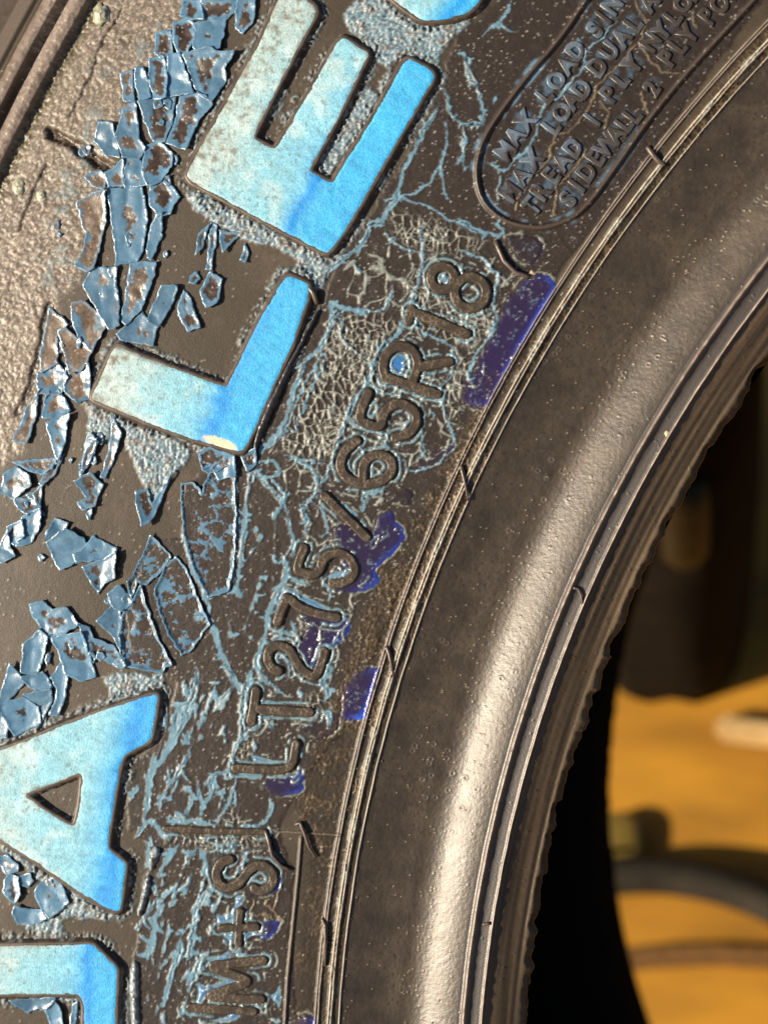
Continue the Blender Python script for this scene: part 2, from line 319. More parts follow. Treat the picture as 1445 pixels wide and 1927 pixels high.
# crust of dusty paint near the shoulder
crust = region(CRUST, 10)
c1, c2 = worley(wx, wy, 9, 33); g1, g2 = worley(wx, wy, 4.5, 34)
mix(crust, (C(.122, .099, .082)*(.7+.6*n2)[..., None] + C(.28, .24, .195)*(sst(.50, .8, n4*.6+n3*.4)*.8)[..., None]), .36)
mix(crust*sst(.52, .6, n1)*sst(.45, .6, n2), C(.055, .042, .03), .4, .7)
HGT += crust*(2.4*(n2-.5) + .7*(1-g1/4.5).clip(0, 1) + 1.2*(n3-.5) + 1.8*(n4-.5))
crk = sst(1.3, .3, c2-c1)*crust*sst(.5, .62, n5)
mix(crk, C(.22, .19, .14), .5, .6)
mm = region(D_('c1: 430,400 560,560 620,800 560,1000 430,1150 330,1330 460,1480 300,1700 200,1500 300,1100 420,800 500,620 600,420 760,250 900,120 960,200 800,340')[0], 16)
mix(mm*sst(.5, .62, n2), C(.13, .19, .21), .45, .6)
# small cracks in the crust, dark
for p in D_('c1: 700,30 600,200 520,390 430,580 400,660; 260,930 190,1100 110,1300; 720,570 760,420'):
    s = win(p, 8); d = seg_d(wx[s], wy[s], p); m = sst(3.2, .8, d)
    COL[s] += m[..., None]*(C(.03, .02, .02)-COL[s])*.8; HGT[s] -= 3.5*m
for p in D_('c1: 285,745 400,800 520,880 640,950 700,985; 300,750 420,830 560,920 600,960'):
    s = win(p, 20); d = seg_d(wx[s], wy[s], p); m = sst(14, 5, d)
    COL[s] += m[..., None]*(C(.055, .036, .024)-COL[s])*.9; HGT[s] -= 6*m
for p in D_('c4: 278,530 250,640 215,800 180,960 130,1080 95,1130'):
    s = win(p, 20); d = seg_d(wx[s], wy[s], p); m = sst(8, 5, d)
    COL[s] += m[..., None]*(C(.05, .04, .033)-COL[s])*.9; HGT[s] -= 4*m
# dense wrinkled webs
for cell, p in WEB:
    m = region(p, 12)
    a, b = worley(sx*1.2-sy*.25, sy*.72+sx*.2, cell*1.75, 40+int(cell)); e = b-a
    a2_, b2_ = worley(sx+200, sy*.9, cell*.95, 60+int(cell)); e2_ = b2_-a2_
    mix(m, C(.0265, .0195, .0150)*(.8+.4*n2)[..., None], .38, .7)
    l = np.maximum(sst(2.3, .7, e), sst(1.5, .4, e2_)*sst(.50, .60, n1*.6+n2*.4))*m
    mix(l, C(.30, .315, .28)*(.6+.7*n2)[..., None], .36, .88); HGT += 2.3*np.maximum(sst(3.6, .6, e), .6*sst(2.2, .4, e2_)*sst(.5, .6, n1*.6+n2*.4))*m
# crumbly light paint
for p in CRUMB:
    m = region(p, 3.5)
    mix(m, C(.135, .215, .270)*(.45+1.05*n3)[..., None]*(.7+.6*n2)[..., None], .4)
    mix(m*sst(.55, .68, n2), C(.11, .095, .085), .5, .8)
    mix(m*sst(.62, .75, n4), C(.50, .55, .55), .35, .6)
    HGT += m*(2.5 + 3.2*(n3-.5) + 3.5*(n2-.5) + 2.2*(n4-.5))
for p in (LET_E, LET_L, LET_A, LET_D, LET_O):
    s = win(p, 40); d = poly_sd(wx[s], wy[s], p)
    m = sst(25, 13, d+14*(n2[s]-.5))*sst(.47, .56, n1[s]*.7+n3[s]*.3)*sst(5, 9, d)
    COL[s] += (m*.85)[..., None]*(C(.16, .21, .235)*(.4+1.1*n3[s])[..., None]-COL[s]); HGT[s] += m*(2+5*(n3[s]-.4))
    m = sst(34, 12, d)*.5*n2[s]
    COL[s] += m[..., None]*(C(.085, .07, .055)*(.5+n3[s])[..., None]-COL[s])
# purple and blue pools of wet-looking paint
PUD = np.zeros(GX.shape, np.float32)
for a, p in PUDDLE:
    p = chaikin(p, 2); s = win(p, 14); d = poly_sd(wx[s], wy[s], p)+4*(n2[s]-.5)
    rs_ = RAD[s]-2911; d = np.maximum(d, -rs_)
    pc = p.mean(0); psz = max(np.ptp(p[:, 0]), np.ptp(p[:, 1]))*.5; dirw = np.clip(sst(-.25, .55, ((GX[s]-pc[0])*.92+(GY[s]-pc[1])*.38)/psz)*(.55+.9*(n1[s]-.2)), 0, 1)
    m = sst(1.6, -1.6, d+(1-dirw)*(6*n2[s]))*(1-(1-dirw)*.55*sst(-14, -1, d)); edge = sst(-13*a, -1, d)*m*min(1, a)
    col = C(.024, .014, .055)+(C(.016, .013, .15)-C(.024, .014, .055))*(sst(-26, -6, d)*dirw)[..., None]; col = col+(C(.020, .095, .58)-col)*(sst(-13*a, -2, d)*m*dirw)[..., None]
    if a < .8: col = C(.034, .023, .032)+0*col + (C(.024, .02, .14)-C(.034, .023, .032))*(edge*dirw)[..., None]
    PUD[s] = np.maximum(PUD[s], m); thin = m*min(1, a*1.0)*(.72+.28*np.maximum(edge, sst(.35, .6, n1[s]))); COL[s] += thin[..., None]*(col-COL[s]); RGH[s] += m*(.15-RGH[s])
    HGT[s] = HGT[s]*(1-.75*m) + m*(2.4*sst(0, -5, d)+.5*(n2[s]-.5))
    sp = m*sst(.56, .70, n4[s]*.5+n3[s]*.5)*sst(.50, .64, n2[s])*sst(-4, -12, d)*.8
    COL[s] += (sp*.55)[..., None]*(C(.20, .30, .38)-COL[s]); HGT[s] += sp*1.5
    rim = sst(3.0, 1.2, abs(d-1.5))*(rs_ > 8)*sst(.4, .6, n2[s])
    COL[s] += (rim*.6)[..., None]*(C(.24, .26, .22)-COL[s]); HGT[s] += rim*1.6
for p in BRIGHT:
    p = chaikin(p, 1); s = win(p, 12); d = poly_sd(wx[s]*.5+GX[s]*.5, wy[s]*.5+GY[s]*.5, p); m = sst(1.6, -1.2, d)
    t = sst(0, -9, d)
    col = C(.15, .26, .33)+(C(.035, .15, .40)-C(.15, .26, .33))*t[..., None]
    COL[s] += m[..., None]*(col-COL[s]); RGH[s] += m*(.24-RGH[s]); HGT[s] = HGT[s]*(1-.6*m)+m*2.2*t
# light blue cracks where the film has opened, with little spikes
CS = np.full(GX.shape, 1e3, np.float32); rr = random.Random(3)
def crack(wd, p, spur=True):
    p = chaikin(p, 1, False) if len(p) > 2 else p
    s = win(p, wd+8); X = wx[s]; Y = wy[s]
    L = np.hypot(*np.diff(p, axis=0).T).sum()
    d = seg_d(X, Y, p); hw = wd*.50*(.40+1.15*n2[s])
    e0 = np.hypot(X-p[0][0], Y-p[0][1]); e1_ = np.hypot(X-p[-1][0], Y-p[-1][1])
    tap = .25+.75*sst(0, min(26, L*.4), np.minimum(e0, e1_))
    CS[s] = np.minimum(CS[s], d-hw*tap)
    if spur and wd >= 4:
        for k in range(int(L/17)):
            i = rr.randrange(len(p)-1); t = rr.random(); b = p[i]+(p[i+1]-p[i])*t; dv = p[i+1]-p[i]; dv = dv/(np.hypot(*dv)+1e-6)
            sg = rr.choice((-1, 1)); nv = np.array([-dv[1], dv[0]])*sg
            ln = rr.uniform(3, 6+wd*1.7)*rr.choice((.6, 1, 1))
            e = b+nv*ln*.8+dv*rr.uniform(-1.3, 1.3)*ln
            sp = np.array([b, e]); s2 = win(sp, 8); dd = seg_d(wx[s2], wy[s2], sp)
            tt = np.clip(((wx[s2]-b[0])*(e-b)[0]+(wy[s2]-b[1])*(e-b)[1])/(ln*ln+1e-6), 0, 1)
            CS[s2] = np.minimum(CS[s2], dd-wd*.55*(1-tt))
for wd, p in CRACK: crack(wd*(1.4 if p[:, 1].mean() > 1230 or p[:, 0].mean() < 520 else 1.0), p, p[:, 1].mean() < 1300 or rr.random() < .5)
f1, f2 = worley(sx*1.05+.3*sy, sy*.75-.1*sx, 40, 37); e1 = f2-f1
fine = region(D_('o: 640,480 880,380 1000,500 930,700 870,850 740,960 700,1120 640,1300 520,1300 560,1000 480,900 480,860 560,680')[0], 25)
fine = np.maximum(fine, .9*region(D_('o: 400,1560 560,1570 545,1930 370,1950 330,1700')[0], 25))
FS = (e1-3.2*sst(.2, .62, n2))*.8 + 30*(1-fine) + 14*sst(.46, .38, n1)
fm = sst(.8, -.8, FS); mix(fm, C(.22, .25, .235)*(.6+.8*n3)[..., None], .4, .9); HGT += 1.8*sst(1.6, -1.4, FS)
# thin parallel slivers where the film is stretched, beside the A and below
ua = GX*.34-GY*.94; va = GX*.94+GY*.34
f1, f2 = worley(va*1.0+9*(vnoise(GX, GY, 30, 51)-.5)+3*(vnoise(GX, GY, 7, 52)-.5), ua*.30, 21, 53); e1 = f2-f1
slv = region(D_('o: 258,1300 330,1270 440,1240 470,1330 430,1440 470,1540 460,1640 420,1750 400,1940 262,1940 270,1800 290,1640 250,1560 262,1440')[0], 18)
SLV = e1*.8 - 3.6*sst(.45, .62, n2*.6+n1*.4) + 40*(1-slv) + 16*sst(.50, .40, vnoise(GX, GY, 28, 54))
f1, f2 = worley(va*.9+9*(vnoise(GX, GY, 30, 55)-.5), ua*.42, 34, 56); e1 = f2-f1
slv2 = region(D_('o: 470,880 560,900 560,990 520,1120 470,1260 400,1180 440,1050')[0], 15)
SLV = np.minimum(SLV, e1*.8 - 3.2*sst(.45, .62, n2*.6+n1*.4) + 40*(1-slv2) + 16*sst(.50, .40, vnoise(GX, GY, 28, 57)))
CS = np.minimum(CS, SLV)
cm = sst(.7, -.5, CS)
mix(cm, C(.125, .250, .345)*(.75+.5*n2)[..., None], .40, .96)
mix(cm*sst(.60, .72, n1*.6+n3*.4), C(.36, .42, .42), .38, .6)
HGT += .5*sst(1.2, -1.2, CS) + 2.0*sst(.47, .64, n1)*sst(1.5, -2.5, CS) + .9*sst(1.6, .4, abs(CS))*sst(.4, .6, n2)
halo = sst(6, 1, CS)*(1-cm)*film
mix(halo, C(.028, .020, .018), .5, .35)
# black hairline splits down the middle of the wide ones
for wd, p in CRACK:
    if wd >= 6:
        p2 = dens(p, 8, False)+np.array([.5, .5]); s = win(p2, 6)
        d = seg_d(wx[s]+3*(n2[s]-.5), wy[s], p2); m = sst(1.3, .4, d)*sst(.42, .55, n1[s])
        COL[s] += m[..., None]*(C(.012, .012, .014)-COL[s])*.8; HGT[s] -= 2.0*m
for wd, p in GOLDLINE:
    s = win(p, 8); d = seg_d(wx[s], wy[s], p); m = sst(wd*.8, wd*.25, d)
    COL[s] += m[..., None]*(C(.21, .155, .09)-COL[s])*.6*(.5+n2[s])[..., None]; HGT[s] += 1.5*m
# paint caught round the feet of the small letters
for nm, hw, strokes in SMALL:
    for p in strokes:
        s = win(p, 36); d = seg_d(GX[s]*.5+sx[s]*.5, GY[s]*.5+sy[s]*.5, p)-hw-3; m = sst(3.4, 1.6, abs(d-2.5-3*(n2[s]-.4)))*sst(.42, .52, n1[s]*.5+n2[s]*.5)*film[s]
        COL[s] += (m*.9)[..., None]*(C(.15, .25, .30)*(.6+.8*n2[s])[..., None]-COL[s]); HGT[s] += m*1.6; RGH[s] += m*(.26-RGH[s])
        m = sst(2.4, 1.0, abs(d-13-7*(n1[s]-.4)))*sst(.50, .60, n2[s])*film[s]
        COL[s] += (m*.8)[..., None]*(C(.22, .27, .26)-COL[s]); HGT[s] += m*1.4
# capsule-shaped raised border of the load panel
s = win(BOXRIDGE, 20); pb = chaikin(BOXRIDGE, 2, False); d = seg_d(GX[s], GY[s], pb)
HGT[s] += 6.5*sst(6.5, 1.5, d); m = sst(6, 2.5, d)
COL[s] += (m*.75)[..., None]*(C(.075, .058, .048)-COL[s]); RGH[s] += m*(.36-RGH[s])
m = sst(5, 2, abs(d-9))*sst(.45, .62, n1[s]+.2*(n2[s]-.5))*sst(1250, 1000, GX[s])
COL[s] += (m*.85)[..., None]*(C(.12, .21, .30)-COL[s]); RGH[s] += m*(.3-RGH[s])
PANEL = [D_(x)[0] for _, x in LINES]
for p in PANEL:
    s = win(p, 40); d = seg_d(wx[s], wy[s], p) if len(p) > 1 else np.hypot(wx[s]-p[0][0], wy[s]-p[0][1])
    m = sst(22, 14, d)*sst(.42, .60, n2[s])*sst(1400, 1080, GX[s]+.35*GY[s])
    COL[s] += (m*.6)[..., None]*(C(.08, .15, .23)-COL[s]); RGH[s] += m*(.28-RGH[s])
# ring seam line across the lettering and the short step by it
for p, wd, h in ((np.array([[567., 1578], [562, 1640], [552, 1740], [542, 1840], [533, 1990]]), 4, 4), (np.array([[520., 1565], [640, 1572]]), 2.5, 2)):
    s = win(p, 10); d = seg_d(GX[s], GY[s], p); HGT[s] += h*sst(wd, 1, d); m = sst(wd*.8, 1, d)
    COL[s] += (m*.5)[..., None]*(C(.20, .17, .14)-COL[s])
# white specks
def specks(dens_, mask, col, seed, rad=1.5, h=1.2):
    r = np.random.default_rng(seed); m = (r.random(GX.shape) < dens_*q*q*mask).astype(np.float32)
    k = m.copy()
    if rad > 1.2:
        k = np.maximum(k, np.roll(m, 1, 0)*.8); k = np.maximum(k, np.roll(m, 1, 1)*.7)
    k *= (.35+.65*r.random(GX.shape))
    mix(k, C(*col), .35); global HGT
    HGT += k*h
filmo = film*(1-gold*.6)*(1-cm)*(1-.8*PUD)
specks(.014, filmo*sst(.3, .7, n1), (.20, .175, .165), 71, 1.0, .4)
specks(.0024, filmo*sst(.25, .6, n2), (.50, .47, .44), 72, 1.4, .7)
specks(.0006, np.ones_like(film), (.45, .42, .36), 73, 1.5, 2)
specks(.004, film*gold, (.30, .25, .17), 74)
specks(.022, crust, (.46, .40, .33), 75, 1.0, 1.5)
print('paint map', round(time.time()-T0, 1))

def sample(A, px):
    u = np.clip((px[:, 0]-gx[0])/q, 0, len(gx)-1.001); v = np.clip((px[:, 1]-gy[0])/q, 0, len(gy)-1.001)
    i = u.astype(int); j = v.astype(int); a = u-i; b = v-j
    if A.ndim == 3: a = a[:, None]; b = b[:, None]
    return (A[j, i]*(1-a)+A[j, i+1]*a)*(1-b)+(A[j+1, i]*(1-a)+A[j+1, i+1]*a)*b

# ------------------------------------------------------------------ materials
def new_mat(name):
    m = bpy.data.materials.new(name); m.use_nodes = True
    return m, m.node_tree, m.node_tree.nodes['Principled BSDF']
def N(t, kind, **kw):
    n = t.nodes.new(kind)
    for k, v in kw.items(): setattr(n, k, v)
    return n
def attr_mat(name, bump, bscale, spec=.5, jitter=.35, rough=None, metal=0, coat=0, spc=False):
    m, t, b = new_mat(name)
    a = N(t, 'ShaderNodeAttribute', attribute_name='Col')
    tc = N(t, 'ShaderNodeTexCoord')
    no = N(t, 'ShaderNodeTexNoise'); no.inputs['Scale'].default_value = bscale; no.inputs['Detail'].default_value = 4; no.inputs['Roughness'].default_value = .65
    t.links.new(tc.outputs['Object'], no.inputs['Vector'])
    mr = N(t, 'ShaderNodeMapRange'); mr.inputs[1].default_value = .3; mr.inputs[2].default_value = .7; mr.inputs[3].default_value = 1-jitter; mr.inputs[4].default_value = 1+jitter
    t.links.new(no.outputs['Fac'], mr.inputs[0])
    vm = N(t, 'ShaderNodeVectorMath', operation='SCALE'); t.links.new(a.outputs['Color'], vm.inputs[0]); t.links.new(mr.outputs[0], vm.inputs['Scale'])
    t.links.new(vm.outputs[0], b.inputs['Base Color'])
    if rough is None:
        t.links.new(a.outputs['Alpha'], b.inputs['Roughness'])
    else: b.inputs['Roughness'].default_value = rough
    b.inputs['Specular IOR Level'].default_value = spec
    if spc:
        a2 = N(t, 'ShaderNodeAttribute', attribute_name='gloss'); t.links.new(a2.outputs['Fac'], b.inputs['Specular IOR Level'])
    bp = N(t, 'ShaderNodeBump'); bp.inputs['Strength'].default_value = bump; bp.inputs['Distance'].default_value = .0002
    t.links.new(no.outputs['Fac'], bp.inputs['Height']); t.links.new(bp.outputs[0], b.inputs['Normal'])
    if coat: b.inputs['Coat Weight'].default_value = coat; b.inputs['Coat Roughness'].default_value = .15
    return m
M_side = attr_mat('painted_rubber', .26, 3800, .45, .20, spc=True)
M_face = attr_mat('letter_paint', .55, 3000, .4, .30, .5)
M_flake = attr_mat('paint_film', .18, 2600, .55, .14, .29)
M_small = attr_mat('letter_rubber', .20, 3000, .5, .30)
def plain(name, col, rough, bump=.3, bscale=400, jitter=.3, dist=.0005, spec=.5):
    m, t, b = new_mat(name)
    tc = N(t, 'ShaderNodeTexCoord'); no = N(t, 'ShaderNodeTexNoise'); no.inputs['Scale'].default_value = bscale; no.inputs['Detail'].default_value = 5
    t.links.new(tc.outputs['Object'], no.inputs['Vector'])
    cr = N(t, 'ShaderNodeValToRGB'); e = cr.color_ramp.elements
    e[0].position = .3; e[1].position = .7
    e[0].color = tuple(c*(1-jitter) for c in col)+(1,); e[1].color = tuple(min(1, c*(1+jitter)) for c in col)+(1,)
    t.links.new(no.outputs['Fac'], cr.inputs[0]); t.links.new(cr.outputs[0], b.inputs['Base Color'])
    b.inputs['Roughness'].default_value = rough; b.inputs['Specular IOR Level'].default_value = spec
    bp = N(t, 'ShaderNodeBump'); bp.inputs['Strength'].default_value = bump; bp.inputs['Distance'].default_value = dist
    t.links.new(no.outputs['Fac'], bp.inputs['Height']); t.links.new(bp.outputs[0], b.inputs['Normal'])
    return m
M_rub = plain('black_rubber', (.036, .027, .019), .5, .3, 500)
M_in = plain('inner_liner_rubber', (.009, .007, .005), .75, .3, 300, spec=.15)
M_hair = plain('vent_rubber', (.085, .062, .050), .36, .2, 900)

# ------------------------------------------------------------------ mesh helpers
def link(name, me, parent=None):
    o = bpy.data.objects.new(name, me); scn.collection.objects.link(o)
    if parent: o.parent = parent
    return o
def np_mesh(name, V, Fq, col=None, rgh=None, mat=None, smooth=True):
    V = np.ascontiguousarray(V, np.float32); Fq = np.ascontiguousarray(Fq, np.int32); k = Fq.shape[1]
    me = bpy.data.meshes.new(name)
    me.vertices.add(len(V)); me.vertices.foreach_set('co', V.ravel())
    me.loops.add(Fq.size); me.loops.foreach_set('vertex_index', Fq.ravel())
    me.polygons.add(len(Fq)); me.polygons.foreach_set('loop_start', np.arange(0, Fq.size, k, dtype=np.int32))
    me.update(calc_edges=True)
    me.polygons.foreach_set('use_smooth', np.full(len(Fq), smooth))
    if col is not None:
        ca = me.color_attributes.new('Col', 'FLOAT_COLOR', 'POINT')
        c = np.ones((len(V), 4), np.float32); c[:, :3] = col; c[:, 3] = .45 if rgh is None else rgh
        ca.data.foreach_set('color', c.ravel())
    if mat: me.materials.append(mat)
    me.validate(); return me
def grid_faces(nr, nc, flip=False, wrap=False):
    i = np.arange(nr-1)[:, None]; j = np.arange(nc if wrap else nc-1)[None, :]; j2 = (j+1) % nc
    f = np.stack([i*nc+j, i*nc+j2, (i+1)*nc+j2, (i+1)*nc+j], -1).reshape(-1, 4)
    return f[:, ::-1] if flip else f
def tag(o, label=None, cat=None, group=None, kind=None):
    if label: o['label'] = label
    if cat: o['category'] = cat
    if group: o['group'] = group
    if kind: o['kind'] = kind
    return o

# ------------------------------------------------------------------ the tyre
tyre = bpy.data.objects.new('tyre', None); scn.collection.objects.link(tyre)
MT = np.eye(4); MT[:3, :3] = RT; MT[:3, 3] = TLOC; tyre.matrix_world = Matrix(MT.tolist())
tag(tyre, 'black off-road tyre with blue protective paint peeling off its raised letters', 'tyre')

corners = unproject([(-40, -40), (1485, -40), (-40, 1967), (940, 1967), (1485, 600)])
ang = np.arctan2(corners[:, 1], corners[:, 0]) % (2*math.pi)
A0, A1 = ang.min()-.004, ang.max()+.004
# dense near sector
rs = np.concatenate([np.arange(2519, 2575, 2.0), np.arange(2575, 2605, 1.3), np.arange(2605, 2621, 2.2), np.arange(2621, 2640, 1.3), np.arange(2640, 2862, 2.1),
                     np.arange(2862, 2922, 1.15), np.arange(2922, 3700, 1.95), np.arange(3700, 4130, 2.4)])
th = np.arange(A0, A1, 2.15/2950)
RR, TT = np.meshgrid(rs, th, indexing='ij')
# moulding flash on the bead toe
def tnoise(t, sc, seed):
    return vnoise(np.asarray(t)*2900, np.zeros_like(t)+7.3, sc, seed)
def toe(t):
    a = 10*(tnoise(t, 60, 91)-.5) + 9*(tnoise(t, 20, 92)-.5) + 4*(tnoise(t, 8, 93)-.5)
    s = (np.asarray(t)*2900 % 83)/83
    return a + 8*np.clip(s-.35, 0, 1)*sst(1.0, .9, s)*(tnoise(t, 83, 95) > .35)
fl = toe(th)[None, :]*sst(2538, 2519, RR)
Rj = RR - fl
z = prof_px(np.clip(RR, 2518, 4399))
P = np.stack([Rj*np.cos(TT), Rj*np.sin(TT), z], -1).reshape(-1, 3)
px = project(P)
_w = 50*(fbm(px[:, 0], px[:, 1], 60, 141, 3)-.5)[:, None]
px_in = px + _w; px_in = np.where((px > -8) & (px < np.array([1453, 1935])), px, px_in)
inside = (sst(-60, -30, px_in[:, 0])*sst(1510, 1480, px_in[:, 0])*sst(-60, -30, px_in[:, 1])*sst(1995, 1970, px_in[:, 1])).astype(np.float32)
col = sample(COL, px); hg = sample(HGT, px); rg = sample(RGH, px)
rf = RR.ravel(); tf = TT.ravel()
base = C(.041, .0305, .020)
col = base+(col-base)*inside[:, None]; hg *= inside
# the cove below the ribs: moulded rubber, stains, pits
cx_ = (tf*2900); nz1 = fbm(px[:, 0], px[:, 1], 40, 121, 4); nz2 = fbm(px[:, 0], px[:, 1], 9, 122, 3); nz3 = vnoise(px[:, 0], px[:, 1], 3, 123)
cove = sst(2872, 2862, rf)
ccol = C(.050, .0360, .0220)*(.55+.9*nz1)[:, None]*(.75+.5*nz2)[:, None]
col += cove[:, None]*(ccol-col); hg *= (1-cove); rg += cove*(.425+.14*(nz1-.5)-rg)
pa, pb2 = worley(px[:, 0], px[:, 1], 17, 124)
gpit = sst(.52, .62, nz1)*sst(2690, 2720, rf)*cove
pit = sst(3.6, 1.0, pa+2.2*(nz3-.5))*gpit
col *= (1-.5*pit)[:, None]; hg -= .35*pit
pa2, _ = worley(px[:, 0]+31, px[:, 1]+77, 30, 125)
ring = .6*sst(2.0, .6, abs(pa2-3.8))*sst(.68, .76, vnoise(px[:, 0], px[:, 1], 70, 126))*cove*sst(2640, 2700, rf)
hg += 1.8*ring - 1.6*sst(4.5, 2, pa2)*sst(.68, .76, vnoise(px[:, 0], px[:, 1], 70, 126))*.5*cove*sst(2640, 2700, rf)
col += (ring*.35)[:, None]*(C(.22, .19, .16)-col)
r_ = np.random.default_rng(8); sp = (r_.random(len(rf)) < .006*cove*(.35+2.5*np.exp(-((rf-2742)/22)**2)*sst(.4, .6, nz1))).astype(np.float32)
col += (sp*.8)[:, None]*(C(.42, .34, .22)-col); hg += sp*2.2
hg += cove*sst(2640, 2650, rf)*(.42*(nz3-.5)+.30*(nz2-.5)+.30*(vnoise(rf*1.0, tf*2900*.35, 2.6, 127)-.5))
# flat bead ledge
ledge = sst(2648, 2645, rf)
col += ledge[:, None]*(C(.046, .037, .031)*(.8+.4*nz2)[:, None]-col); rg += ledge*(.36-rg)
toem = sst(2592, 2584, rf); col += toem[:, None]*(C(.080, .056, .034)*(.35+1.3*vnoise(rf, tf*60, 7, 128)*(.6+.8*vnoise(rf, tf*60, 3, 129)))[:, None]*(.85+.3*nz2)[:, None]-col); rg += toem*(.38-rg); hg += toem*(.5*(nz2-.5)+1.6*(vnoise(rf, tf*60, 7, 128)-.5))  # bead toe: golden floor reflections painted into the colour as streaks
# fine mould lines, sun glints painted pale along their crests
def rib(r0, wd, h, glint, colr, seed, brk=0):
    global hg, col, rg
    wob = 1.0*(vnoise(tf*2900, tf*0+3, 45, seed)-.5)
    g = np.exp(-((rf-r0-wob)/wd)**2); k = 1.0
    if brk: k = sst(brk-.08, brk+.08, vnoise(tf*2900, tf*0+9, 120, seed+1))
    hg = hg + h*g*k*(.8+.4*vnoise(tf*2900, tf*0+5, 14, seed+2)); m = np.clip(g*1.4-.3, 0, 1)*glint*k*(.45+.9*fbm(tf*2900, rf*1.5, 16, seed+3, 3))
    m = np.clip(m, 0, 1); col = col+m[:, None]*(np.array(colr, np.float32)-col); rg = rg+m*(.34-rg)
rib(2915.5, 1.35, 2.2, .8, (.42, .35, .30), 131)
rib(2910, 1.35, 2.2, .8, (.42, .35, .30), 135)
hg += 2.5*np.exp(-((rf-2912.7)/5)**2) + 3.5*np.exp(-((rf-2887)/6)**2)
rib(2890.5, 1.8, 2.6, .95, (.62, .55, .45), 141)
rib(2884.5, 1.4, 2.2, .9, (.60, .53, .43), 151)
rib(2869.5, 1.2, 2.6, .95, (.58, .52, .44), 161)
rib(2630, 5.0, 6.0, .75, (.26, .205, .175), 171)
rib(2596, 2.6, 4.5, .9, (.42, .34, .28), 181)
# paint crumbs stuck along the ribs
cr_ = sst(.62, .72, vnoise(tf*2900, rf*2, 26, 191))*np.exp(-((rf-2888)/7)**2)
hg += cr_*3*(nz3); col += (cr_*.5)[:, None]*(C(.38, .38, .33)-col)
# outer protector ribs by the shoulder: radii taken where they cross the photograph
def rad(x, y):
    p_ = surf([(x, y)])[0]; return math.hypot(p_[0], p_[1])
for (xa, ya), wd, h in (((98, 0), 17, 15), ((152, 0), 20, 19)):
    r0 = rad(xa, ya); g = sst(wd+4, wd-4, abs(rf-r0))*(.72+.28*sst(wd, 0, abs(rf-r0))); hg = hg*(1-.45*g) + h*g
    wl = g*(.3+.7*fbm(px[:, 0], px[:, 1], 14, 201, 3))
    col += (wl*.8)[:, None]*(C(.27, .215, .185)-col); rg += g*(.36-rg)
    hg += g*2.2*(nz2-.5)+g*1.3*(nz3-.5)
r0 = rad(60, 0); sm = sst(r0-4, r0+6, rf); col += sm[:, None]*(C(.075, .056, .042)-col); hg *= (1-.9*sm); rg += sm*(.5-rg)
hg -= 9*np.exp(-((rf-rad(124, 0))/7)**2) + 8*np.exp(-((rf-rad(70, 0))/8)**2)
# fine moss green-yellow dirt lying in the corner next to the inner rib
r0 = rad(186, 0); g = np.exp(-((rf-r0)/14)**2)*inside; col += (g*.75)[:, None]*((C(.045, .038, .02)+C(.12, .10, .05)*sst(.5, .7, nz3)[:, None])-col); hg += g*(4*(nz3-.5)+4*(nz2-.5)-3)
P[:, 2] += hg
me = np_mesh('sidewall', P*S, grid_faces(len(rs), len(th)), np.clip(col, .004, .9), np.clip(rg, .15, .9), M_side)
gl = .40 + cove*(1-toem)*.40 + .5*np.clip((.3-rg)*6, 0, 1)*(1-cove)
ga = me.attributes.new('gloss', 'FLOAT', 'POINT'); ga.data.foreach_set('value', gl.astype(np.float32))
link('sidewall', me, tyre)
print('dense', len(P), round(time.time()-T0, 1))

# the rest of the ring, coarser
th2 = np.linspace(th[-1], th[0]+2*math.pi, 260)
rs2 = np.concatenate([SR[:-3], [4130]]); rs2 = rs2[rs2 <= 4130]; rs2 = np.unique(np.concatenate([[2519], rs2[rs2 > 2519], [rs[-1]]])); rs2 = rs2[rs2 <= rs[-1]]
R2, T2 = np.meshgrid(rs2, th2, indexing='ij')
R2 = R2 - toe(T2)*sst(2538, 2519, R2)
z2 = prof_px(np.clip(np.repeat(rs2[:, None], len(th2), 1), 2518, 4399))
V2 = np.stack([R2*np.cos(T2), R2*np.sin(T2), z2], -1).reshape(-1, 3)
link('sidewall', np_mesh('sidewall_rest', V2*S, grid_faces(len(rs2), len(th2)), mat=M_rub), tyre)

def revolve(name, sec, mat, n=420, flip=False, parent=tyre, jag=None):
    t = np.linspace(0, 2*math.pi, n, endpoint=False)
    sr = np.array([a for a, b in sec], float)[:, None]; sz = np.array([b for a, b in sec], float)[:, None]
    Rm = np.repeat(sr, n, 1)
    if jag is not None: Rm[jag] -= toe(t)
    V = np.stack([Rm*np.cos(t), Rm*np.sin(t), np.repeat(sz, n, 1)], -1).reshape(-1, 3)*S
    return link(name, np_mesh(name, V, grid_faces(len(sec), n, flip, True), mat=mat), parent)
zl = float(prof_px(rs[-1]))
shoulder = [(rs[-1]-3, zl-4), (4200, -150), (4290, -230), (4360, -300), (4420, -330), (4430, -380), (4400, -400), (4400, -430), (4440, -450), (4480, -600), (4495, -900), (4500, -1650)]
mir = [(a, BACK-b) for a, b in shoulder[::-1][1:]]
revolve('tread', shoulder+mir, M_rub)
liner = [(2519, -60),(2524, -95), (2535, -150), (2580, -210), (2680, -290), (2900, -360), (3300, -410), (3800, -520), (4100, -760), (4230, -1100), (4260, -1658)]
revolve('inner_liner', liner+[(a, BACK-b) for a, b in liner[::-1][1:]], M_in, flip=True)
back = [(2516, BACK+112), (2519, BACK+100), (2530, BACK+84), (2560, BACK+52), (2592, BACK+5), (2640, BACK), (2720, BACK+30), (2870, BACK), (3300, BACK), (3900, BACK+34), (rs[-1], BACK-zl)]
revolve('back_sidewall', back, M_in, n=900, flip=True, jag=0)
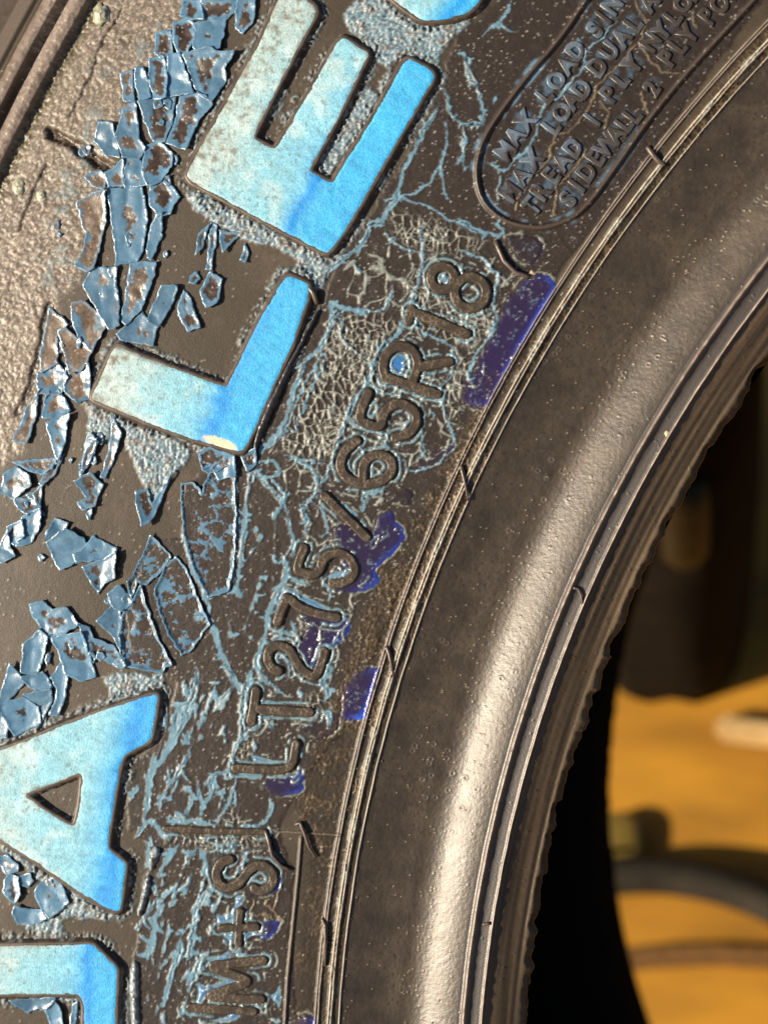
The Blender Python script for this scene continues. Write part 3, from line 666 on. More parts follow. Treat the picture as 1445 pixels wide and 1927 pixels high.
# tread blocks round the shoulder, cut by grooves (outside the picture)
blk_v = []
for a in range(64):
    t0 = 2*math.pi*a/64
    blk_v.append(t0)
def block_mesh(t0, z0, z1, dt):
    vs_ = []
    for tt in (t0, t0+dt):
        for rr_ in (4380, 4540):
            for zz in (z0, z1): vs_.append((rr_*math.cos(tt), rr_*math.sin(tt), zz))
    f = [(0, 1, 3, 2), (4, 6, 7, 5), (0, 4, 5, 1), (2, 3, 7, 6), (0, 2, 6, 4), (1, 5, 7, 3)]
    return np_mesh('tread_block', np.array(vs_)*S, np.array(f), mat=M_rub, smooth=False)
bm0 = block_mesh(0, -420, -1050, .068); bm1 = block_mesh(.03, BACK+420, BACK+1050, .068)
for a in range(64):
    for b in (bm0, bm1):
        o = link('tread_block', b, tyre); o.rotation_euler = (0, 0, 2*math.pi*a/64)

# ------------------------------------------------------------------ big raised letters
LH = 11.5
def sd_holes(X, Y, outer, holes):
    d = poly_sd(X, Y, outer)
    for h in holes: d = np.maximum(d, -poly_sd(X, Y, h))
    return d
def roundc(p, r):
    out = []; n = len(p)
    for i in range(n):
        a, b, c = p[i-1], p[i], p[(i+1) % n]; la = np.hypot(*(a-b)); lc = np.hypot(*(c-b))
        t1 = b+(a-b)*min(r/la, .4); t2 = b+(c-b)*min(r/lc, .4)
        out += [t1, .25*t1+.5*b+.25*t2, t2]
    return np.array(out)
def letter(outer, holes, name_label, stain, seed):
    outer = roundc(outer, 7.0); holes = [roundc(h, 6.0) for h in holes]
    o = dens(outer, 3.0); hs = [dens(h, 3.0) for h in holes]
    root = link('raised_letter', bpy.data.meshes.new('raised_letter'), tyre)
    # wall band
    st = 2.0
    xs = np.arange(max(-46, o[:, 0].min()-26), min(1490, o[:, 0].max()+26), st); ys = np.arange(max(-46, o[:, 1].min()-26), min(1972, o[:, 1].max()+26), st)
    X, Y = np.meshgrid(xs, ys); n_w = vnoise(X, Y, 9, seed)-.5; n_f = vnoise(X, Y, 3.5, seed+1)-.5
    d = sd_holes(X, Y, outer, holes)
    dd = d + 1.8*n_w*sst(3, 8, d)
    H = np.where(dd < 3.5, LH, LH - (LH+5)*sst(3.5, 15, dd)**.85) + sst(4, 8, d)*1.8*n_f
    rad_up = sst(3, 0, d)*.0
    px_ = np.c_[X.ravel(), Y.ravel()]
    V = place(px_, H.ravel())
    keep = ((d > -7) & (d < 21))
    f = grid_faces(*X.shape, flip=True); kf = keep.ravel()[f].all(1); f = f[kf]
    used = np.unique(f); mp = np.full(X.size, -1); mp[used] = np.arange(len(used))
    wc = C(.060, .046, .036)*(.6+.9*vnoise(X, Y, 12, seed+3)).ravel()[:, None]
    wc = np.where((vnoise(X, Y, 5, seed+4) > .60).ravel()[:, None]*(d > 6).ravel()[:, None]*(vnoise(X, Y, 40, seed+9) > .48).ravel()[:, None], C(.19, .22, .23)*.9, wc)
    me = np_mesh('raised_letter', V[used], mp[f], wc[used], .45, M_small)
    root.data = me
    # painted face
    loops = [o]+hs; pts = []; edges = []
    for lp in loops:
        b = len(pts); pts += [Vector(p) for p in lp]; edges += [(b+i, b+(i+1) % len(lp)) for i in range(len(lp))]
    nb = len(pts)
    gs = 3.6
    xs = np.arange(max(-46, o[:, 0].min()), min(1490, o[:, 0].max()), gs); ys = np.arange(max(-46, o[:, 1].min()), min(1972, o[:, 1].max()), gs)
    X, Y = np.meshgrid(xs, ys); X = X+(rng.random(X.shape)-.5)*2; Y = Y+(rng.random(Y.shape)-.5)*2
    d = sd_holes(X, Y, o, hs); k = d < -2.6
    pts += [Vector((a, b)) for a, b in zip(X[k], Y[k])]
    vo, _, fo, _, _, _ = mgeo.delaunay_2d_cdt(pts, edges, [], 1 if not holes else 0, 1e-4)
    vo = np.array([tuple(v) for v in vo]); fo = np.array([f for f in fo if len(f) == 3])
    cen = vo[fo].mean(1); ok = sd_holes(cen[:, 0], cen[:, 1], o, hs) < 0
    fo = fo[ok]
    e1 = vo[fo[:, 1]]-vo[fo[:, 0]]; e2 = vo[fo[:, 2]]-vo[fo[:, 0]]; cr = e1[:, 0]*e2[:, 1]-e1[:, 1]*e2[:, 0]
    fo = np.where((cr > 0)[:, None], fo[:, ::-1], fo)
    d = sd_holes(vo[:, 0], vo[:, 1], o, hs)
    h = LH + .9 - 1.3*sst(-3, 0, d) + .9*(vnoise(vo[:, 0], vo[:, 1], 12, seed+5)-.5)
    V = place(vo, h)
    Pq = surf(vo); r = np.hypot(Pq[:, 0], Pq[:, 1])
    t = (r-stain[0])/(stain[1]-stain[0])
    na = fbm(vo[:, 0], vo[:, 1], 55, seed+6, 3); nb_ = fbm(vo[:, 0], vo[:, 1], 10, seed+7, 3); nc_ = vnoise(vo[:, 0], vo[:, 1], 4, seed+8)
    st_r = fbm(r*.22, np.arctan2(Pq[:, 1], Pq[:, 0])*2900, 13, seed+14, 3); tn = t+.34*(na-.5)*sst(.25, .6, t)+.06*(na-.5)+.06*(st_r-.5)
    blue = C(.04, .38, .74); deep = C(.004, .26, .72); pale = C(.21, .49, .62); dirty = C(.40, .48, .45)
    c = blue+(pale-blue)*sst(.12, stain[2], tn)[:, None]
    c += (deep-c)*(np.exp(-((tn-stain[3])/.05)**2)*.95)[:, None]
    c += (dirty-c)*(sst(.50, 1.0, tn)*.7)[:, None]
    c += (C(.16, .12, .07)-c)*(sst(.80, 1.04, tn+.30*(nb_-.5))*sst(.42, .70, nb_*.7+nc_*.3)*.75)[:, None]
    c += (C(.10, .085, .06)-c)*(sst(.58, .72, nb_*.6+nc_*.4)*sst(.45, 1.0, tn)*.5)[:, None]
    c += (C(.55, .55, .45)-c)*(sst(-5, -1, d)*sst(.5, .65, na)*.5*sst(.2, .5, tn))[:, None]
    c += (C(.50, .64, .66)-c)*(sst(.50, .68, fbm(vo[:, 0], vo[:, 1], 38, seed+15, 4))*sst(.28, .50, tn)*.5)[:, None]
    c *= (.82+.36*st_r)[:, None]*(.90+.20*nc_)[:, None]
    c += (C(.10, .085, .065)-c)*(sst(-9, -1, d+5*(nb_-.5))*sst(.45, .62, na)*sst(.35, .8, tn)*.6)[:, None]
    c += (C(.10, .09, .07)-c)*(sst(.80, .88, vnoise(vo[:, 0], vo[:, 1], 5, seed+11))*.55*sst(.1, .5, tn))[:, None]
    wp = np.exp(-(((vo[:, 0]-415)*.93+(vo[:, 1]-833)*.36)/38)**2-((-(vo[:, 0]-415)*.36+(vo[:, 1]-833)*.93)/10)**2)
    c += (C(.80, .66, .42)-c)*(sst(.3, .6, wp+.4*(nb_-.5)))[:, None]
    me = np_mesh('letter_face', V, fo, np.clip(c, .01, .85), .45, M_face)
    link('letter_face', me, root)
    return root
def rr_of(p): return rad(*p)
e_in, e_out = rr_of((700, 320)), rr_of((375, 300))
letter(LET_E, [], 'E', (e_in, e_out, .5, .26), 301)
l_in, l_out = rr_of((500, 740)), rr_of((180, 740))
letter(LET_L, [], 'L', (l_in, l_out, .45, .22), 321)
a_in, a_out = rr_of((238, 1610)), rr_of((-60, 1500))
letter(LET_A, [HOLE_A], 'A', (a_in-20, a_out, .36, .12), 341)
d_in, d_out = rr_of((222, 1850)), rr_of((-40, 1800))
letter(LET_D, [], 'D', (d_in, d_out, .5, .2), 361)
letter(LET_O, [], 'O', (rr_of((895, 0)), rr_of((700, -30)), .40, .12), 381)
print('letters', round(time.time()-T0, 1))

# ------------------------------------------------------------------ size lettering
def stroke_letter(hw, strokes, seed, H=9.0, st=1.5, name='embossed_letter'):
    hw = hw*.93; ps = [chaikin(p, 2, False) if len(p) > 2 else p for p in strokes]; al = np.vstack(ps)
    xs = np.arange(al[:, 0].min()-hw-12, al[:, 0].max()+hw+12, st); ys = np.arange(al[:, 1].min()-hw-12, al[:, 1].max()+hw+12, st)
    X, Y = np.meshgrid(xs, ys); d = np.full(X.shape, 1e9)
    wxx = X+1.2*(vnoise(X, Y, 9, seed)-.5); wyy = Y+1.2*(vnoise(X, Y, 9, seed+1)-.5)
    for p in ps: d = np.minimum(d, seg_d(wxx, wyy, p))
    d = d-hw
    nn = vnoise(X, Y, 3, seed+2); nm_ = fbm(X, Y, 12, seed+3, 3)
    h = H*sst(3.0, -.9, d) - 3.5*sst(2, 7, d) + (.3*(nn-.5)+.6*(nm_-.5))*sst(2, -2, d)
    a, b = worley(X, Y, 9, seed+4); l = sst(1.8, .4, b-a)*sst(.46, .6, nm_)
    h += l*.6*sst(1, -2, d)
    V = place(np.c_[X.ravel(), Y.ravel()], h.ravel())
    f = grid_faces(*X.shape, flip=True); kp = (d < 7.5).ravel(); f = f[kp[f].all(1)]
    used = np.unique(f); mp = np.full(X.size, -1); mp[used] = np.arange(len(used))
    c = C(.052, .039, .0275)*(.7+.6*nm_)[..., None]
    c = c+(C(.18, .14, .09)-c)*(l*.5)[..., None]
    pnt = sst(2, 4.5, d)*sst(.42, .6, vnoise(X, Y, 20, seed+6))
    c = c+(C(.11, .18, .25)-c)*(pnt*.75)[..., None]
    rg_ = .26+.2*nm_
    me = np_mesh(name, V[used], mp[f], c.reshape(-1, 3)[used], rg_.ravel()[used], M_small)
    return link(name, me, tyre)
for k, (nm, hw, st_) in enumerate(SMALL):
    stroke_letter(hw, st_, 500+k*13, H=(4.8 if nm in ('seam_bar', 'M', 'mark') else 6.6), name=('seam_bar' if nm == 'seam_bar' else 'embossed_letter'))

tdir = np.array([.604, -.797]); tup = np.array([-.797, -.604])
glyph = {}
def glyph_mesh(ch):
    if ch not in glyph:
        cu = bpy.data.curves.new('glyph', 'FONT'); cu.body = ch; cu.extrude = .06; cu.bevel_depth = .05; cu.bevel_resolution = 2; cu.offset = .012; cu.resolution_u = 3; cu.align_x = 'CENTER'
        ob = bpy.data.objects.new('glyph', cu); scn.collection.objects.link(ob)
        dg = bpy.context.evaluated_depsgraph_get(); me = bpy.data.meshes.new_from_object(ob.evaluated_get(dg))
        v = np.array([tuple(x.co) for x in me.vertices]); f = [tuple(p.vertices) for p in me.polygons]
        bpy.data.objects.remove(ob); bpy.data.curves.remove(cu); bpy.data.meshes.remove(me)
        v[:, :2] -= (v[:, :2].min(0)+v[:, :2].max(0))/2; v /= (v[:, 1].max()-v[:, 1].min()); v[:, 2] = (v[:, 2]-v[:, 2].min())/(np.ptp(v[:, 2])+1e-9)
        glyph[ch] = (v, f)
    return glyph[ch]
M_glyph = plain('panel_letter_rubber', (.062, .052, .047), .30, .5, 1600, .45, .0003)
for txt, sp_ in LINES:
    ctr = D_(sp_)[0]
    for ch, c0 in zip(txt, ctr):
        v, f = glyph_mesh(ch); hh = 37.5
        pp = c0+np.outer(v[:, 0]*hh*.88, tdir)+np.outer(v[:, 1]*hh, tup)
        pp += 3.2*(np.c_[vnoise(pp[:, 0], pp[:, 1], 8, 5), vnoise(pp[:, 0], pp[:, 1], 8, 6)]-.5)
        V = place(pp, v[:, 2]*5.6-1.0)
        me = bpy.data.meshes.new('embossed_letter'); me.from_pydata(V.tolist(), [], f); me.materials.append(M_small)
        bl = .65*sst(.38, .58, vnoise(pp[:, 0], pp[:, 1], 13, 77))*sst(1330, 1050, pp[:, 0]+.35*pp[:, 1])
        cc = C(.050, .040, .034)+(C(.15, .22, .30)-C(.050, .040, .034))*bl[:, None]
        ca = me.color_attributes.new('Col', 'FLOAT_COLOR', 'POINT'); c4 = np.ones((len(v), 4), np.float32); c4[:, :3] = cc; c4[:, 3] = .30; ca.data.foreach_set('color', c4.ravel())
        me.polygons.foreach_set('use_smooth', [len(q_) < 6 for q_ in f]); me.update()
        link('embossed_letter', me, tyre)
print('small letters', round(time.time()-T0, 1))

# ------------------------------------------------------------------ peeling paint flakes
FL = D_('''c1: 1040,0 1130,0 1150,105 1090,105 1030,90; 1140,0 1330,0 1320,70 1280,100 1160,105; 1345,-20 1445,-20 1430,120 1370,180 1330,150; 985,130 1050,110 1090,130 1095,210 1060,290 1010,295 985,230; 1105,130 1270,105 1260,200 1240,265 1130,280 1100,260; 890,190 970,175 975,290 920,320 880,290; 850,340 930,320 945,430 940,540 870,550 845,450; 950,320 1020,310 1050,400 1095,520 950,540; 1040,310 1180,270 1250,300 1330,290 1270,390 1275,450 1200,570 1120,520 1080,420; 685,420 755,400 760,560 700,560; 770,390 820,390 855,540 790,560 770,480; 790,575 890,560 990,550 975,680 930,790 870,790 820,680; 1020,550 1100,530 1160,540 1200,600 1120,680 1060,840 1000,820 950,800 990,690; 700,620 770,580 790,780 825,830 790,890 700,880 660,760; 830,830 900,800 970,860 970,930 910,1020 840,1040 810,960; 710,900 790,890 830,1040 710,1050 705,980; 615,1070 805,1065 835,1220 810,1400 775,1470 660,1488 650,1350; 850,1050 930,1020 980,1060 1015,1110 980,1150 970,1200 900,1210 850,1150; 880,1220 920,1210 915,1330 860,1460 835,1440 840,1330; 440,1150 540,1100 605,1080 600,1250 540,1500 500,1520 430,1490 480,1400 490,1330; 490,1000 570,960 600,1010 590,1060 530,1050; 600,980 700,900 700,1040 620,1050; 560,690 640,700 680,880 600,870 540,790
c4: 470,410 530,320 660,315 665,420 680,630 620,650 540,520; 740,290 885,285 860,400 800,540 720,630 690,600 710,470; 920,420 1000,420 1000,450 960,540 900,640 840,600 870,520; 1040,440 1080,490 1130,640 1060,660 1010,580 1015,500; 1190,340 1250,380 1230,500 1165,530 1135,440; 1075,360 1110,340 1130,370 1105,400 1075,390; 420,520 470,500 580,590 595,650 520,780 450,700 415,610; 335,670 380,660 520,780 470,880 400,900 370,800; 670,680 800,570 880,650 860,750 700,720; 220,900 330,850 390,930 340,1020 220,1010; 380,880 510,850 515,1040 440,1070 370,1000; 260,1050 340,1005 400,1110 330,1160 250,1150; 265,1190 395,1140 370,1300 330,1390 290,1280; 280,540 390,630 330,700 330,840 240,890 230,800; 150,1110 225,1005 210,1130 160,1290 80,1280; 500,1240 560,1300 510,1400 460,1490 455,1420; 640,1150 690,1250 640,1400 600,1490 575,1480 620,1300; 1125,1350 1200,1330 1320,1370 1330,1480 1230,1499 1200,1430 1150,1450; 1130,120 1180,70 1150,190 1105,230; 1190,60 1230,80 1200,310 1165,310; 1240,100 1360,120 1260,215; 1380,180 1405,220 1390,270 1360,260; 1370,1380 1445,1330 1445,1420 1400,1450
c6: 80,140 180,125 290,115 275,170 225,195 170,185; 30,200 90,165 160,210 165,260 70,325 0,290 20,240; 290,130 335,100 290,200 235,255 215,240; 180,300 225,255 215,360 190,350; 75,325 190,330 210,370 150,405 100,380; 120,430 215,375 215,470 160,560 90,570 110,500; 45,480 120,445 130,520 80,570 50,530; 0,580 45,490 60,590 85,620 20,655 -20,640; 400,240 480,200 535,260 500,360 435,380 410,340 455,320; 425,190 460,60 510,20 500,90 440,195; 715,290 780,280 800,350 870,240 905,175 850,330 800,440 755,460 735,380; 240,540 290,435 355,460 340,490 290,520; 255,560 350,490 440,540 450,570 390,660 320,695 285,640; 430,600 490,530 610,590 600,620 520,650 410,655 390,610; 445,685 530,650 610,610 600,740 550,770 520,820 480,760; 160,890 235,865 280,910 345,895 415,985 330,1030 250,1050 185,950; 130,1090 205,1020 255,1060 225,1180 200,1240 120,1230; 275,1060 440,1030 500,1250 430,1275 350,1240 310,1120; 425,985 480,1010 500,1060 600,1100 660,1190 640,1215 560,1180 490,1150 450,1090; 20,1300 60,1190 130,1290 40,1390 0,1395; 122,1265 230,1235 270,1308 200,1335 160,1310; 270,1270 320,1195 360,1260 340,1380 310,1450 260,1445 290,1390 300,1330; 0,1410 130,1370 200,1420 215,1500 80,1565 40,1480; 132,1352 265,1325 275,1380 230,1480 195,1408; -30,1440 40,1490 45,1570 -30,1580; 570,830 630,785 695,870 650,910 600,900; 515,970 600,880 640,900 630,1050 640,1150 600,1060
d2: 0,190 60,185 130,240 120,280 50,300 0,240; 60,310 125,330 145,440 100,490 70,470 30,420 40,350; 135,325 210,305 230,350 190,390 150,370; 260,390 370,330 440,410 470,500 380,570 340,600 280,520 250,450; 105,570 120,525 200,545 280,545 320,600 250,640 140,640; 90,1160 380,1140 370,1170 300,1230 260,1215 200,1255 150,1210; 320,1240 380,1170 420,1240 450,1400 370,1400; 470,1400 500,1200 540,1170 520,1300''')
STRIP = D_('''c6: 690,870 740,770 790,940 835,1060 910,1200 870,1210 855,1245 660,1205 630,1060 640,930; 690,740 760,600 790,510 905,635 830,730 770,785 720,760 695,860 660,760; 860,690 925,630 980,700 1060,890 1100,985 1000,1130 950,1150 870,1010 830,900 810,800; 945,250 1020,245 1060,300 1100,180 1160,120 1225,125 1240,420 1230,640 1200,815 1090,848 1020,700 965,520; 1045,95 1110,60 1225,100 1210,150 1100,200 1060,180''')
ROLL = D_('''d4: 60,580 95,440 120,325 165,315 155,400 130,520 92,605; 22,930 60,880 85,960 80,1150 90,1400 30,1400 20,1200 15,1050
d2: 1005,160 1060,110 1100,140 1060,260 1020,300''')
RIDGE = D_('c5: 85,1160 125,1000 200,840 330,600 405,470 432,440 385,560 300,720 235,880 180,1000 100,1185')
def flake(poly, seed, kind='flake'):
    r = np.random.default_rng(seed)
    p = dens(np.asarray(poly, float), 3.2)
    cen = p.mean(0); jag = 1.5 if kind != 'roll' else .8
    cen0 = p.mean(0); p = cen0 + (p-cen0)*(1+3.0/max(12, np.hypot(*(p-cen0).T).mean())) if kind == 'flake' else p
    p = p + jag*2.2*np.c_[vnoise(p[:, 0], p[:, 1], 9, seed)-.5, vnoise(p[:, 0], p[:, 1], 9, seed+1)-.5] + jag*1.6*np.c_[vnoise(p[:, 0], p[:, 1], 4, seed+20)-.5, vnoise(p[:, 0], p[:, 1], 4, seed+21)-.5]
    if len(p) < 6: return
    pts = [Vector(a) for a in p]; ed = [(i, (i+1) % len(p)) for i in range(len(p))]
    gs = 2.7
    X, Y = np.meshgrid(np.arange(p[:, 0].min(), p[:, 0].max(), gs), np.arange(p[:, 1].min(), p[:, 1].max(), gs))
    X = X+(r.random(X.shape)-.5)*1.6; Y = Y+(r.random(Y.shape)-.5)*1.6
    d = poly_sd(X, Y, p); k = d < -1.8
    pts += [Vector((a, b)) for a, b in zip(X[k], Y[k])]
    vo, _, fo, _, _, _ = mgeo.delaunay_2d_cdt(pts, ed, [], 1, 1e-4)
    vo = np.array([tuple(v) for v in vo]); fo = np.array([f for f in fo if len(f) == 3])
    if len(fo) < 3: return
    e1 = vo[fo[:, 1]]-vo[fo[:, 0]]; e2 = vo[fo[:, 2]]-vo[fo[:, 0]]; cr = e1[:, 0]*e2[:, 1]-e1[:, 1]*e2[:, 0]
    fo = np.where((cr > 0)[:, None], fo[:, ::-1], fo)
    d = -poly_sd(vo[:, 0], vo[:, 1], p); d = np.maximum(d, 0); dm = max(d.max(), 4); u = d/dm
    size = np.sqrt(max(1, len(vo)))*3.5
    a = r.uniform(0, 6.28); g = ((vo-cen)@np.array([math.cos(a), math.sin(a)]))/(size*.6+1)
    a2 = r.uniform(0, 6.28); g2 = ((vo-cen)@np.array([math.cos(a2), math.sin(a2)]))/(size*.6+1)
    if kind == 'strip':
        h = 1.2 + 4.5*(1-np.clip(d/8, 0, 1))**2 + 3*(vnoise(vo[:, 0], vo[:, 1], 30, seed+2)-.5)
    elif kind == 'roll':
        h = 2+9*np.sqrt(np.clip(u, 0, 1))
    elif kind == 'ridge':
        h = 2+12*np.sqrt(np.clip(u, 0, 1))
    else:
        lift = min(13, 3.5+size*.08)*r.uniform(.7, 1.35)
        fold = np.abs(((vo-cen)@np.array([math.cos(a+.9), math.sin(a+.9)]))/(size*.6+1)+r.uniform(-.2, .2))
        h = .9 + (.72+.25*(cen[1] > 850))*lift*(.16*(1-np.clip(d/7, 0, 1))**2 + .50*fold + .45*np.clip(g2, -.3, 2)*1.0 + .14) + 1.0*(vnoise(vo[:, 0], vo[:, 1], 14, seed+2)-.5) + 5.0*np.abs(vnoise(vo[:, 0], vo[:, 1], 26, seed+9)-.5)
    h = np.maximum(h, 1.0)
    n_a = fbm(vo[:, 0], vo[:, 1], 26, seed+3, 3); n_b = vnoise(vo[:, 0], vo[:, 1], 6, seed+4); n_c = vnoise(vo[:, 0], vo[:, 1], 3.4, seed+5)
    if r.random() < .22: n_a = n_a*.6
    left = sst(330, 120, vo[:, 0]-.1*(vo[:, 1]-400))*sst(1000, 700, vo[:, 1])        # dustier towards the crust
    c = C(.086, .188, .300)*(.70+.6*n_a)[:, None]*r.uniform(.8, 1.15)
    c += (C(.10, .22, .34)-c)*(.4*sst(.5, .8, n_b))[:, None]
    if kind in ('flake', 'strip'):
        if kind == 'strip':
            ca, cb = worley(vo[:, 0]*.8+9*n_b, (vo[:, 1]+9*n_c)*1.2, 34, seed+6); e = cb-ca
            patch = sst(4.0, 6.0, e+9*(n_b-.55)+4*(n_c-.5))*sst(3, 6, d)
        else:
            dens_p = r.uniform(.50, .74) if vo[:, 1].mean() > 960 else r.uniform(.36, .50)-.14*(vo[:, 0].mean() < 190)
            patch = sst(dens_p, dens_p+.06, .40*u+.80*(n_a-.2)+.22*(n_b-.5))*sst(3, 6, d)
            patch = np.maximum(patch, 0)
        br = C(.045, .031, .024)*(.6+.8*n_c)[:, None]
        br = br + left[:, None]*(C(.15, .105, .073)*(.55+.9*n_c)[:, None]-br)*.9
        rim_ = patch*(1-patch)*4
        c += patch[:, None]*(br-c)
        c += (rim_*.25)[:, None]*(C(.30, .38, .42)-c); h = h - .6*patch
        spk = (r.random(len(vo)) < .03)*patch; c += (spk*.7)[:, None]*(C(.5, .45, .4)-c)
    if kind == 'roll': c = C(.24, .28, .31)*(.25+1.1*n_a*n_b*2)[:, None]; h = h*(.6+.6*n_b)
    if kind == 'ridge': c = C(.05, .048, .052)*(.6+.8*n_a)[:, None]
    c += (left*sst(.35, .65, n_a)*.5)[:, None]*(C(.17, .145, .12)*(.6+.8*n_c)[:, None]-c)
    em = sst(1.8, .2, d)*sst(.45, .65, vnoise(vo[:, 0], vo[:, 1], 18, seed+12)); c += (em*.3)[:, None]*(C(.26, .38, .46)-c)
    V = place(vo, h)
    me = np_mesh('paint_flake', V, fo, np.clip(c, .01, .8), .4, M_flake)
    o = link('paint_flake', me, tyre)
    md = o.modifiers.new('thickness', 'SOLIDIFY'); md.thickness = .00009; md.offset = -1
    return o
ln = 0
for k, p in enumerate(FL): flake(p, 900+k*7)
r5 = random.Random(77)
for k in range(70):
    base_ = FL[r5.randrange(len(FL))]; c_ = base_.mean(0)+np.array([r5.gauss(0, 34), r5.gauss(0, 34)])
    if c_[0] < 10 or c_[0] > 330 or c_[1] < 60: continue
    if any(poly_sd(np.array([c_[0]]), np.array([c_[1]]), L_)[0] < 16 for L_ in (LET_E, LET_L, LET_A, LET_D)): continue
    rr0 = r5.uniform(3.5, 8.5); n0 = r5.randint(5, 7); a0 = r5.random()*6
    FLs = np.array([[c_[0]+rr0*r5.uniform(.5, 1.2)*math.cos(a0+6.283*i/n0), c_[1]+rr0*1.3*r5.uniform(.5, 1.2)*math.sin(a0+6.283*i/n0)] for i in range(n0)])
    flake(FLs, 5000+k*7)
for k, p in enumerate(STRIP): flake(p, 3100+k*7, 'strip')
for k, p in enumerate(ROLL): flake(chaikin(p, 1), 3300+k*7, 'roll')
for k, p in enumerate(RIDGE): flake(chaikin(p, 1), 3400+k*7, 'ridge')
print('flakes', round(time.time()-T0, 1))

# ------------------------------------------------------------------ vent hairs left by the mould
def tube(name, pts, rads, mat, parent=None, sides=8, caps=True):
    pts = [Vector(p) for p in pts]; V = []; Fc = []
    up = Vector((0.31, .2, .93))
    for i, p in enumerate(pts):
        t = (pts[min(i+1, len(pts)-1)]-pts[max(i-1, 0)]).normalized(); a = t.cross(up).normalized(); b = t.cross(a)
        for k in range(sides):
            g = 2*math.pi*k/sides; V.append(p+(a*math.cos(g)+b*math.sin(g))*rads[i])
    for i in range(len(pts)-1):
        for k in range(sides): Fc.append((i*sides+k, i*sides+(k+1) % sides, (i+1)*sides+(k+1) % sides, (i+1)*sides+k))
    if caps: Fc += [tuple(range(sides))[::-1], tuple(range((len(pts)-1)*sides, len(pts)*sides))]
    me = bpy.data.meshes.new(name); me.from_pydata([tuple(v) for v in V], [], Fc); me.materials.append(mat)
    me.polygons.foreach_set('use_smooth', [True]*len(Fc)); me.update()
    return link(name, me, parent)
HAIR = [('o: 868,876 871,888 877,912 881,942', [6, 12, 14, 9], [5, 5, 4, 2]), ('o: 1218,276 1228,290 1240,304 1252,310', [5, 11, 10, 6], [6, 7, 7, 5]),
        ('o: 727,1216 733,1228 738,1250 741,1276', [5, 11, 14, 8], [5, 5, 4, 2]), ('o: 500,1562 507,1580 514,1608 530,1628 546,1636', [4, 12, 16, 12, 9], [5, 6, 5, 4.5, 4]),
        ('o: 556,1552 566,1548 575,1568 582,1592 595,1613', [4, 10, 14, 12, 8], [4, 5, 4.5, 4, 2]), ('o: 1079,1106 1088,1108 1094,1120 1096,1136', [5, 10, 10, 6], [3.5, 3.5, 3, 3]),
        ('o: 606,1728 613,1740 614,1770 612,1818', [5, 10, 12, 6], [5, 5, 5, 3]), ('o: 1062,1389 1074,1393 1086,1395', [-70, -60, -58], [5, 6, 6]),
        ('c8: 85,140 130,240 190,300 260,322', [5, 12, 14, 9], [6, 6, 6, 6]), ('o: 583,540 592,552 598,572', [14, 16, 8], [7, 8, 6]), ('o: 908,1740 922,1738', [4, 5], [4, 4])]
for s_, hh, rd in HAIR:
    p = D_(s_)[0]
    if hh[0] < -20:
        pp = unproject(p, np.array(hh, float))*S
    else: pp = place(p, np.array(hh, float)*.5)
    # smooth
    pts3 = [pp[0]]
    for i in range(len(pp)-1):
        for t in (.33, .66, 1): pts3.append(pp[i]*(1-t)+pp[i+1]*t)
    rd3 = list(np.interp(np.linspace(0, len(rd)-1, len(pts3)), range(len(rd)), np.array(rd)*S*.78))
    tube('vent_hair', pts3, rd3, M_hair, tyre)
# one on the far bead, seen against the floor
bz = BACK+112
pt = unproject([(1150, 1601), (1192, 1597)], np.array([bz, bz]))*S
tube('vent_hair', list(pt), [8*S, 7*S], M_in, tyre)
# little lumps of dried paint
for (x, y, r0) in ((190, 28, 17), (35, 350, 13), (78, 368, 10), (1000, 519, 9), (1255, 816, 5)):
    V = []; nlat = 7; nlon = 12
    for i in range(nlat):
        for j in range(nlon):
            f_ = math.pi/2*i/(nlat-1); a = 2*math.pi*j/nlon; rr_ = r0*(.8+.5*random.random())
            V.append((x+rr_*math.sin(f_)*math.cos(a)*(.9), y+rr_*math.sin(f_)*math.sin(a)*1.15, rr_*.36*math.cos(f_)-1.5*(i == nlat-1)))
    V = np.array(V); P3 = place(V[:, :2], V[:, 2])
    cc = C(.30, .31, .23)*(.6+.8*rng.random((len(V), 1))) if x < 300 else C(.6, .45, .28)*np.ones((len(V), 1))
    link('paint_crumb', np_mesh('paint_crumb', P3, grid_faces(nlat, nlon, True, True), cc, .45, M_small), tyre)

# ------------------------------------------------------------------ what shows through the wheel hole
def ray_z(x, y, zz=0.0):
    d = np.array([(x-W0/2)/F, -(y-H0/2)/F, -1.0]); d = (RT @ Rc) @ d; o = M[:3, 3]
    t = (zz-o[2])/d[2]; return o+d*t
mf, t, b = new_mat('golden_floor_boards')
tc = N(t, 'ShaderNodeTexCoord'); no = N(t, 'ShaderNodeTexNoise'); no.inputs['Scale'].default_value = 9; no.inputs['Detail'].default_value = 6
mp_ = N(t, 'ShaderNodeMapping'); mp_.inputs['Scale'].default_value = (1, 3, 1); t.links.new(tc.outputs['Object'], mp_.inputs[0]); t.links.new(mp_.outputs[0], no.inputs['Vector'])
cr = N(t, 'ShaderNodeValToRGB'); e = cr.color_ramp.elements; e[0].position = .32; e[0].color = (.25, .115, .012, 1); e[1].position = .62; e[1].color = (.52, .245, .020, 1)
t.links.new(no.outputs['Fac'], cr.inputs[0]); t.links.new(cr.outputs[0], b.inputs['Base Color']); b.inputs['Roughness'].default_value = .55
bp = N(t, 'ShaderNodeBump'); bp.inputs['Strength'].default_value = .3; bp.inputs['Distance'].default_value = .002; t.links.new(no.outputs['Fac'], bp.inputs['Height']); t.links.new(bp.outputs[0], b.inputs['Normal'])
n_ = 40
gxx, gyy = np.meshgrid(np.linspace(-30, 30, n_), np.linspace(-30, 30, n_))
